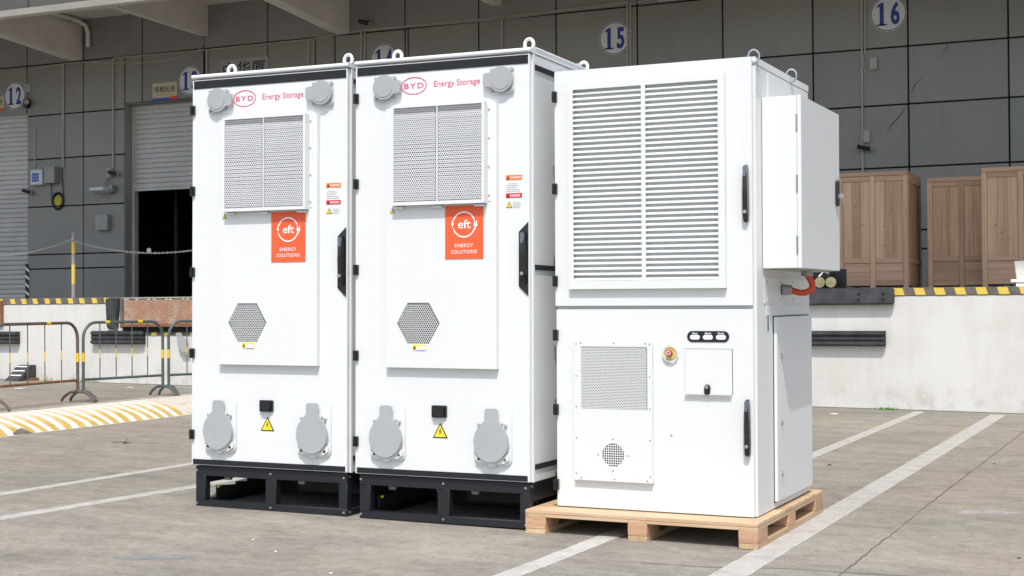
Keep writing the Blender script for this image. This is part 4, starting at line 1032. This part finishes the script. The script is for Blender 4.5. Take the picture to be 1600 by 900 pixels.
    # latch
    mb = MB(); mb.poly(rrect(.413, .489, .281, .337, .006), -.012, -.0005); la = mb.obj('latch', MT['black'], t, bev=.003)
    mb = MB(); mb.poly(rrect(.425, .480, .288, .330, .01), -.026, -.0125); mb.obj('latch_button', MT['black'], la, bev=.004)
    for z in (1.783, 1.376, .969, .562, .155): black_hinge(t, z)
    door_handle(t, .852, .8985, .841, 1.175)
    outlet_cap(t, .168, 1.824, 1); outlet_cap(t, .772, 1.824, -1)
    socket_flap(t, .181); socket_flap(t, .726)
    eye(t, .195, .06, 1.955); eye(t, CW - .022, .035, 1.955); eye(t, CW - .02, CD - .19, 1.955); eye(t, .195, CD - .1, 1.955)
    MB().disc(CW - .025, .0, .0, 0, 0, 3)
    mb = MB(); mb.tube([(CW - .03, .075, 1.964), (CW - .03, .075, 1.976)], .02, 6); mb.obj('bolt_head', MT['white'], t)
    # base frame
    F = MT['frame']; zb = -.209; FW = .895
    mb = MB(); y0, y1 = .015, .06
    mb.box(.015, FW, y0, y1, -.052, -.003); mb.box(.015, FW, y0, y1, zb, -.174)
    for x0_, x1_ in ((.015, .073), (.431, .492), (.848, FW)): mb.box(x0_, x1_, y0 + .0005, y1 - .001, -.1745, -.0515)
    yb0, yb1 = CD - .06, CD - .01
    mb.box(.015, FW, yb0, yb1, -.06, -.003); mb.box(.015, FW, yb0, yb1, zb, -.174)
    for x0_, x1_ in ((.015, .073), (.848, FW)): mb.box(x0_, x1_, yb0 + .001, yb1 - .001, -.1745, -.0595)
    for x0_, x1_ in ((.016, .06), (FW - .045, FW - .001)):
        mb.box(x0_, x1_, y1 + .0005, yb0 - .0005, -.09, -.004); mb.box(x0_, x1_, y1 + .0005, yb0 - .0005, zb + .001, -.176)
    fr = mb.obj('base_frame', F, t, bev=.002, seg=1)
    for x in (.024, .462, .878):
        for z in (-.025, -.19): MB().disc(x + (.0 if x < .8 else 0), z, .006, y0 - .004, y0 + .002, 8).obj('bolt', MT['steel'], fr)
    for y, z in ((.04, -.02), (.04, -.19), (.3, -.02)):
        mb = MB(); mb.tube([(FW - .002, y, z), (FW + .005, y, z)], .007, 8); mb.obj('bolt', MT['steel'], fr)
    # dark gear hanging inside the frame
    mb = MB(); mb.box(.47, .84, .25, .80, -.13, -.004); mb.box(.25, .43, .45, .83, -.1, -.004); mb.box(.10, .8, .78, .82, -.206, -.10); mb.box(.2, .8, .70, .74, -.17, -.05)
    mb.box(.10, .847, .62, .65, -.2, -.004)
    mb.add([(x, y, z) for x in (.032, .040) for y, z in ((.16, -.2), (.16, -.118), (.33, -.13), (.33, -.115), (.435, -.124), (.435, -.02), (.8, -.02), (.8, -.2))], [tuple(range(8)), tuple(range(8, 16))] + [(i, (i + 1) % 8, (i + 1) % 8 + 8, i + 8) for i in range(8)])
    mb.obj('gear_tray', MT['deep'], fr)
    MB().box(.60, .78, .09, .12, -.058, -.045).obj('cable_duct', MT['caplight'], fr)
    for x in (.38, .12, .56): MB().box(x, x + .035, .11, .13, -.08, -.05).obj('bracket', MT['boxgrey'], fr)
    mb = MB(); mb.disc(.088, -.115, .006, .1, .11, 12); mb.obj('tag', MT['yellow'], fr)
    return t
def rotmat(rows, loc):
    m = Matrix.Identity(4)
    for i in range(3):
        for j in range(3): m[i][j] = rows[i][j]
        m[i][3] = loc[i]
    q = m.to_quaternion().to_matrix().to_4x4(); q.translation = Vector(loc); return q
R12 = [[1, -.0038, .0057], [.0038, 1, -.0008], [-.0057, .0008, 1]]
cab1 = battery_cabinet()
cab2 = copy_tree(cab1)
cab1.matrix_world = rotmat(R12, (-4.4626, 5.9142, .3018)); cab2.matrix_world = rotmat(R12, (-3.5092, 5.9102, .2968))
tag(cab1, 'leftmost white battery cabinet with orange sign on a dark steel frame', 'cabinet', 'twin white battery cabinets')
tag(cab2, 'middle white battery cabinet with orange sign, its right side showing', 'cabinet', 'twin white battery cabinets')

# ------------------------------------------------------------------ power conversion cabinet on the pallet
R3 = [[.9999, .0138, .0044], [-.0138, .9999, -.0084], [-.0045, .0083, 1]]
M3 = rotmat(R3, (-2.5182, 6.0130, .1794)) @ Matrix.Scale(0.992, 4)      # stands on its pallet, clear of the neighbouring frame
t = thing('inverter_cabinet', 'tall white cabinet with wide louvers and side box on a wooden pallet', 'cabinet', mat=M3)
W = MT['white']; w3, h3, d3 = .9335, 1.989, .977
MB().box(.002, w3, .026, d3, .004, 1.955).obj('body', W, t, bev=.002)
MB().box(-.002, w3 + .002, .024, d3 + .003, 1.957, h3).obj('lid', W, t, bev=.002)
MB().box(0, w3 - .010, 0, .022, .914, 1.986).obj('upper_door', W, t, bev=.002)
MB().box(.003, w3 - .010, .004, .022, .004, .899).obj('lower_door', W, t, bev=.002)
# louvers
lx = ((.101, .428), (.448, .780)); lz0, lz1 = 1.028, 1.893
mb = MB(); yf = -.024
mb.poly([(.078, .991), (.811, .991), (.811, 1.920), (.078, 1.920)], yf, yf + .003, [[(a, lz0), (a, lz1), (b_, lz1), (b_, lz0)] for a, b_ in lx])
mb.box(.078, .080, yf + .0031, 0, .991, 1.920); mb.box(.809, .811, yf + .0031, 0, .991, 1.920); mb.box(.0801, .8089, yf + .0031, 0, .991, .993); mb.box(.0801, .8089, yf + .0031, 0, 1.918, 1.920)
lf = mb.obj('louver_frame', W, t)
sl_me = {}
for ci, (a, b_) in enumerate(lx):
    proto = None; n = 36; p = (lz1 - lz0) / n
    for k in range(n):
        if proto is None:
            mb = MB(); pr = [(yf + .0045, 0), (yf + .0045, -.004), (yf + .0065, -.004), (yf + .0195, .0105), (yf + .0195, .0125)]
            m_ = len(pr); L = b_ - a + .006
            mb.add([(0, q, r_) for q, r_ in pr] + [(L, q, r_) for q, r_ in pr], [tuple(range(m_)), tuple(reversed(range(m_, 2 * m_)))] + [(i, (i + 1) % m_, (i + 1) % m_ + m_, i + m_) for i in range(m_)])
            proto = mb.obj('slat', W, lf); o = proto
        else: o = dup(proto)
        o.location = (a - .003, 0, lz0 + p * k + .005)
for z in (1.870, 1.449, 1.028, .782, .443, .102): black_hinge(t, z, -.008, .014, .050)
door_handle(t, .887, .914, 1.272, 1.520, False); door_handle(t, .888, .915, .266, .512, False)
# filter plate lower left
px0, px1, pz0, pz1 = .099, .471, .130, .757; q0, q1, r0_, r1_ = .128, .449, .452, .732
cx, cz = .285, .248
mb = MB(); yp = -.018
mb.poly([(px0, pz0), (px1, pz0), (px1, pz1), (px0, pz1)], yp, yp + .003, [[(q0, r0_), (q0, r1_), (q1, r1_), (q1, r0_)], circ(cx, cz, .053, 28)])
mb.box(px0, px0 + .002, yp + .0031, .004, pz0, pz1); mb.box(px1 - .002, px1, yp + .0031, .004, pz0, pz1); mb.box(px0 + .0021, px1 - .0021, yp + .0031, .004, pz0, pz0 + .002); mb.box(px0 + .0021, px1 - .0021, yp + .0031, .004, pz1 - .002, pz1)
fp = mb.obj('filter_plate', W, t)
mb = MB(); perf(mb, q0 + .001, q1 - .001, r0_ + .001, r1_ - .001, .0079, .0028, yp + .0008, .0016)
mb.box(q0, q0 + .004, yp + .0012, yp + .003, r0_, r1_); mb.obj('fine_mesh', W, fp)
MB().box(q0, q1, .0005, .0035, r0_, r1_).obj('mesh_backing', MT['deep'], fp)
mb = MB(); n = 10; st = .106 / n
for k in range(n + 1):
    a = -.053 + k * st; hw = math.sqrt(max(0, .0535 ** 2 - a * a))
    if hw > .004:
        mb.box(cx + a - .0016, cx + a + .0016, yp + .0008, yp + .0026, cz - hw, cz + hw); mb.box(cx - hw, cx + hw, yp + .0012, yp + .0030, cz + a - .0016, cz + a + .0016)
mb.obj('round_vent', W, fp)
MB().disc(cx, cz, .056, .0005, .0035, 24).obj('vent_backing', MT['deep'], fp)
for x, z in [(a_ - .009, b_) for a_, b_ in ((.118, .745), (.118, .60), (.118, .46), (.118, .32), (.118, .16), (.470, .745), (.470, .6), (.470, .46), (.470, .32), (.470, .16), (.14, .748), (.3, .748), (.45, .748), (.14, .14), (.3, .14), (.455, .14), (cx + .009, .32), (cx + .009, .178), (cx - .061, cz), (cx + .079, cz))]:
    MB().disc(x, z, .0035, yp - .0018, yp, 8).obj('screw', MT['steel'], fp)
MB().disc(.553, .345, .004, .001, .004, 8).obj('screw', MT['steel'], t)
# emergency stop
e = MB().disc(.549, .709, .032, -.004, .0035, 28).obj('emergency_stop', MT['ering'], t)
mb = MB(); mb.poly(circ(.552, .702, .036, 28), -.008, -.0042, [circ(.552, .702, .030, 28)]); mb.obj('shroud', MT['caplight'], e)
MB().disc(.550, .707, .0135, -.022, -.004, 20).obj('button', MT['ebtn'], e, bev=.004)
mb = MB(); mb.poly(circ(.550, .707, .009, 16), -.0245, -.0225, [circ(.550, .707, .0065, 16)]); mb.obj('button_mark', MT['printwhite'], e)
# indicator strip
mb = MB(); mb.poly(rrect(.628, .818, .756, .804, .0239, 8), .001, .0035); ind = mb.obj('indicator_strip', MT['black'], t)
for x, s_ in ((.664, 'Run'), (.723, 'Alarm'), (.782, 'Fault')):
    mb = MB(); mb.poly(rrect(x - .0225, x + .0225, .7665, .7875, .0104, 6), -.0015, .0008); mb.obj('lamp_window', MT['lamp'], ind)
    hw = {'Run': .011, 'Alarm': .015, 'Fault': .0135}[s_]
    mb = MB(); text_into(mb, s_, x - hw, x + hw, .790, .7985, .0004, .02); mb.obj('caption', MT['printwhite'], ind)
# small hatch
mb = MB(); mb.box(.620, .831, -.004, .0035, .533, .725); ht = mb.obj('small_hatch', W, t, bev=.001)
MB().box(.618, .833, .0028, .0037, .531, .727).obj('hatch_gap', MT['stripe'], ht)
MB().box(.620, .831, -.014, -.004, .527, .5325).obj('drip_edge', W, ht)
mb = MB(); mb.poly([(.710, .528), (.734, .528), (.736, .560), (.730, .572), (.716, .572), (.708, .560)], -.018, -.0045); mb.obj('hatch_latch', MT['black'], ht, bev=.003)
MB().disc(.722, .561, .008, -.021, -.018, 12).obj('hatch_key', MT['steel'], ht)
# right side: seam, posts, panels
MB().box(w3 + .0005, w3 + .002, .026, .034, .004, 1.955).obj('corner_bead', W, t)
MB().box(w3 + .0005, w3 + .003, .14, .957, .922, 1.04).obj('side_cover', W, t, bev=.001)
MB().box(w3 + .0005, w3 + .003, .18, .957, 1.045, 1.08).obj('side_cover', W, t)
MB().box(w3 + .0005, w3 + .0025, .18, .957, .870, .917).obj('side_cover', W, t)
MB().box(w3 + .0005, w3 + .003, .225, .957, 1.83, 1.945).obj('side_cover', W, t)
sd = MB().box(w3 + .004, w3 + .018, .291, .945, .036, .862).obj('side_door', W, t, bev=.002)
MB().box(w3 + .0005, w3 + .004, .293, .943, .030, .866).obj('side_door_gap', MT['stripe'], sd)
for z in (.682, .385, .155):
    mb = MB(); mb.tube([(w3 + .018, .362, z), (w3 + .024, .362, z)], .009, 12); mb.tube([(w3 + .024, .362, z + .012), (w3 + .028, .362, z - .012)], .004, 6); mb.obj('side_lock', MT['steel'], sd)
MB().box(w3 + .0005, w3 + .0035, .203, .209, .802, .865).obj('slot', MT['black'], t)
for y, z in ((.19, 1.018), (.42, 1.018), (.65, 1.018), (.42, .94), (.65, .94), (.2, .94)):
    mb = MB(); mb.tube([(w3 + .003, y, z), (w3 + .006, y, z)], .005, 8); mb.obj('side_screw', MT['steel'], t)
# cable and gland
g = MB().tube([(w3 + .003, .44, .985), (w3 + .045, .455, .983)], [.026, .022], 14).obj('cable_gland', MT['boxgrey'], t)
mb = MB(); mb.tube([(w3 + .04, .455, .984), (w3 + .06, .458, .976), (w3 + .082, .464, .970), (w3 + .105, .472, .971), (w3 + .124, .48, .980), (w3 + .134, .484, .995), (w3 + .134, .482, 1.012), (w3 + .126, .474, 1.030), (w3 + .118, .465, 1.048), (w3 + .115, .46, 1.068)], .0145, 12)
mb.obj('orange_cable', MT['cable'], t, smooth=True)
MB().tube([(w3 + .115, .46, 1.045), (w3 + .115, .46, 1.076)], .027, 14).obj('cable_collar', MT['boxgrey'], t)
# side box
bx0, bx1, by0, by1, bz0, bz1 = w3 + .003, w3 + .1748, .120, .867, 1.0751, 1.8239
sb = MB().box(bx0, bx1 - .019, by0, by1, bz0, bz1).obj('side_box', W, t, bev=.002)
MB().box(bx1 - .0175, bx1, by0 - .001, by1 + .001, bz0, bz1).obj('box_door', W, sb, bev=.002)
for z0, z1 in ((1.673, 1.743), (1.407, 1.479), (1.142, 1.216)):
    mb = MB(); mb.tube([(bx1 - .0182, by0 - .002, z0), (bx1 - .0182, by0 - .002, z1)], .0042, 8); mb.obj('box_hinge', MT['boxgrey'], sb)
mb = MB(); pr = [(.775, 1.392), (.787, 1.380), (.805, 1.380), (.812, 1.40), (.812, 1.49), (.803, 1.508), (.785, 1.508), (.775, 1.49)]
n = len(pr); mb.add([(bx1 + .0005, a, b_) for a, b_ in pr] + [(bx1 + .014, a, b_) for a, b_ in pr], [tuple(range(n)), tuple(reversed(range(n, 2 * n)))] + [(i, (i + 1) % n, (i + 1) % n + n, i + n) for i in range(n)])
bh = mb.obj('box_handle', MT['handle'], sb, bev=.003)
MB().box(bx1 + .012, bx1 + .034, .80, .806, 1.42, 1.44).obj('key', MT['steel'], bh)
mb = MB(); mb.tube([(bx1 + .030, .803, 1.42), (bx1 + .033, .805, 1.39)], .003, 6); mb.obj('key_ring', MT['steel'], bh)
MB().box(bx0 + .02, bx1 - .03, by0 + .03, by1 - .05, bz0 - .006, bz0 - .0005).obj('gland_plate', MT['boxgrey'], sb)
for x, y in ((w3 + .905 * 0 - .018 + .01, .035), (w3 - .004 + .01, .63), (.10, .04), (.10, .80)):
    eye(t, x, y, h3 - .026, .0235, .0042, 'steel', .35)

# ------------------------------------------------------------------ pallet
P = thing('wooden_pallet', 'pale pine pallet under the tall inverter cabinet', 'pallet', mat=M3)
xa, xb, ya, yb = -.0965, .9768, -.132, 1.054
n = 8; pw = (yb - ya) / n
for k in range(n):
    MB().box(xa, xb, ya + k * pw + (.0015 if k else 0), ya + (k + 1) * pw - .0015, -.0165, -.0005).obj('deck_board', MT['pine_x'], P, bev=.0015, seg=1)
for x0_, x1_ in ((xa + .001, xa + .099), (.396, .484), (.893, xb - .001)):
    MB().box(x0_, x1_, ya + .001, yb - .001, -.0315, -.017).obj('stringer_board', MT['pine_y'], P, bev=.001, seg=1)
    for y0_, y1_ in ((ya, ya + .16), (.385, .51), (yb - .16, yb)):
        MB().box(x0_ - .0005, x1_ + .0005, y0_, y1_, -.0855, -.032).obj('block', MT['pine_end'], P, bev=.002, seg=1)
    MB().box(x0_ + .0005, x1_, ya + .001, yb - .001, -.110, -.086).obj('bottom_board', MT['pine_y'], P, bev=.0015, seg=1)
for x0_, x1_ in ((xa + .0995, .3955), (.4845, .8925)):
    for y0_ in (ya + .001, yb - .06): MB().box(x0_, x1_, y0_, y0_ + .058, -.0315, -.017).obj('batten', MT['pine_x'], P, bev=.001, seg=1)
rp_ = random.Random(5)
for k in range(n):
    for x0_ in (xa + .05, .44, xb - .04):
        for dy in (.04, .10):
            mb = MB(); mb.tube([(x0_ + rp_.uniform(-.01, .01), ya + k * pw + dy, -.0006), (x0_ + rp_.uniform(-.01, .01) * 0 + .0, ya + k * pw + dy, -.0001)], .003, 6)
            mb.obj('nail', MT['boxgrey'], P)
for x0_ in (-.07, .02 - .06, .41, .465, .91, .955):
    MB().disc(x0_, -.058 + rp_.uniform(-.012, .012), .0028, ya - .0008, ya + .001, 8).obj('nail', MT['boxgrey'], P)
print('panels', cnt, 'objects', len(bpy.data.objects))
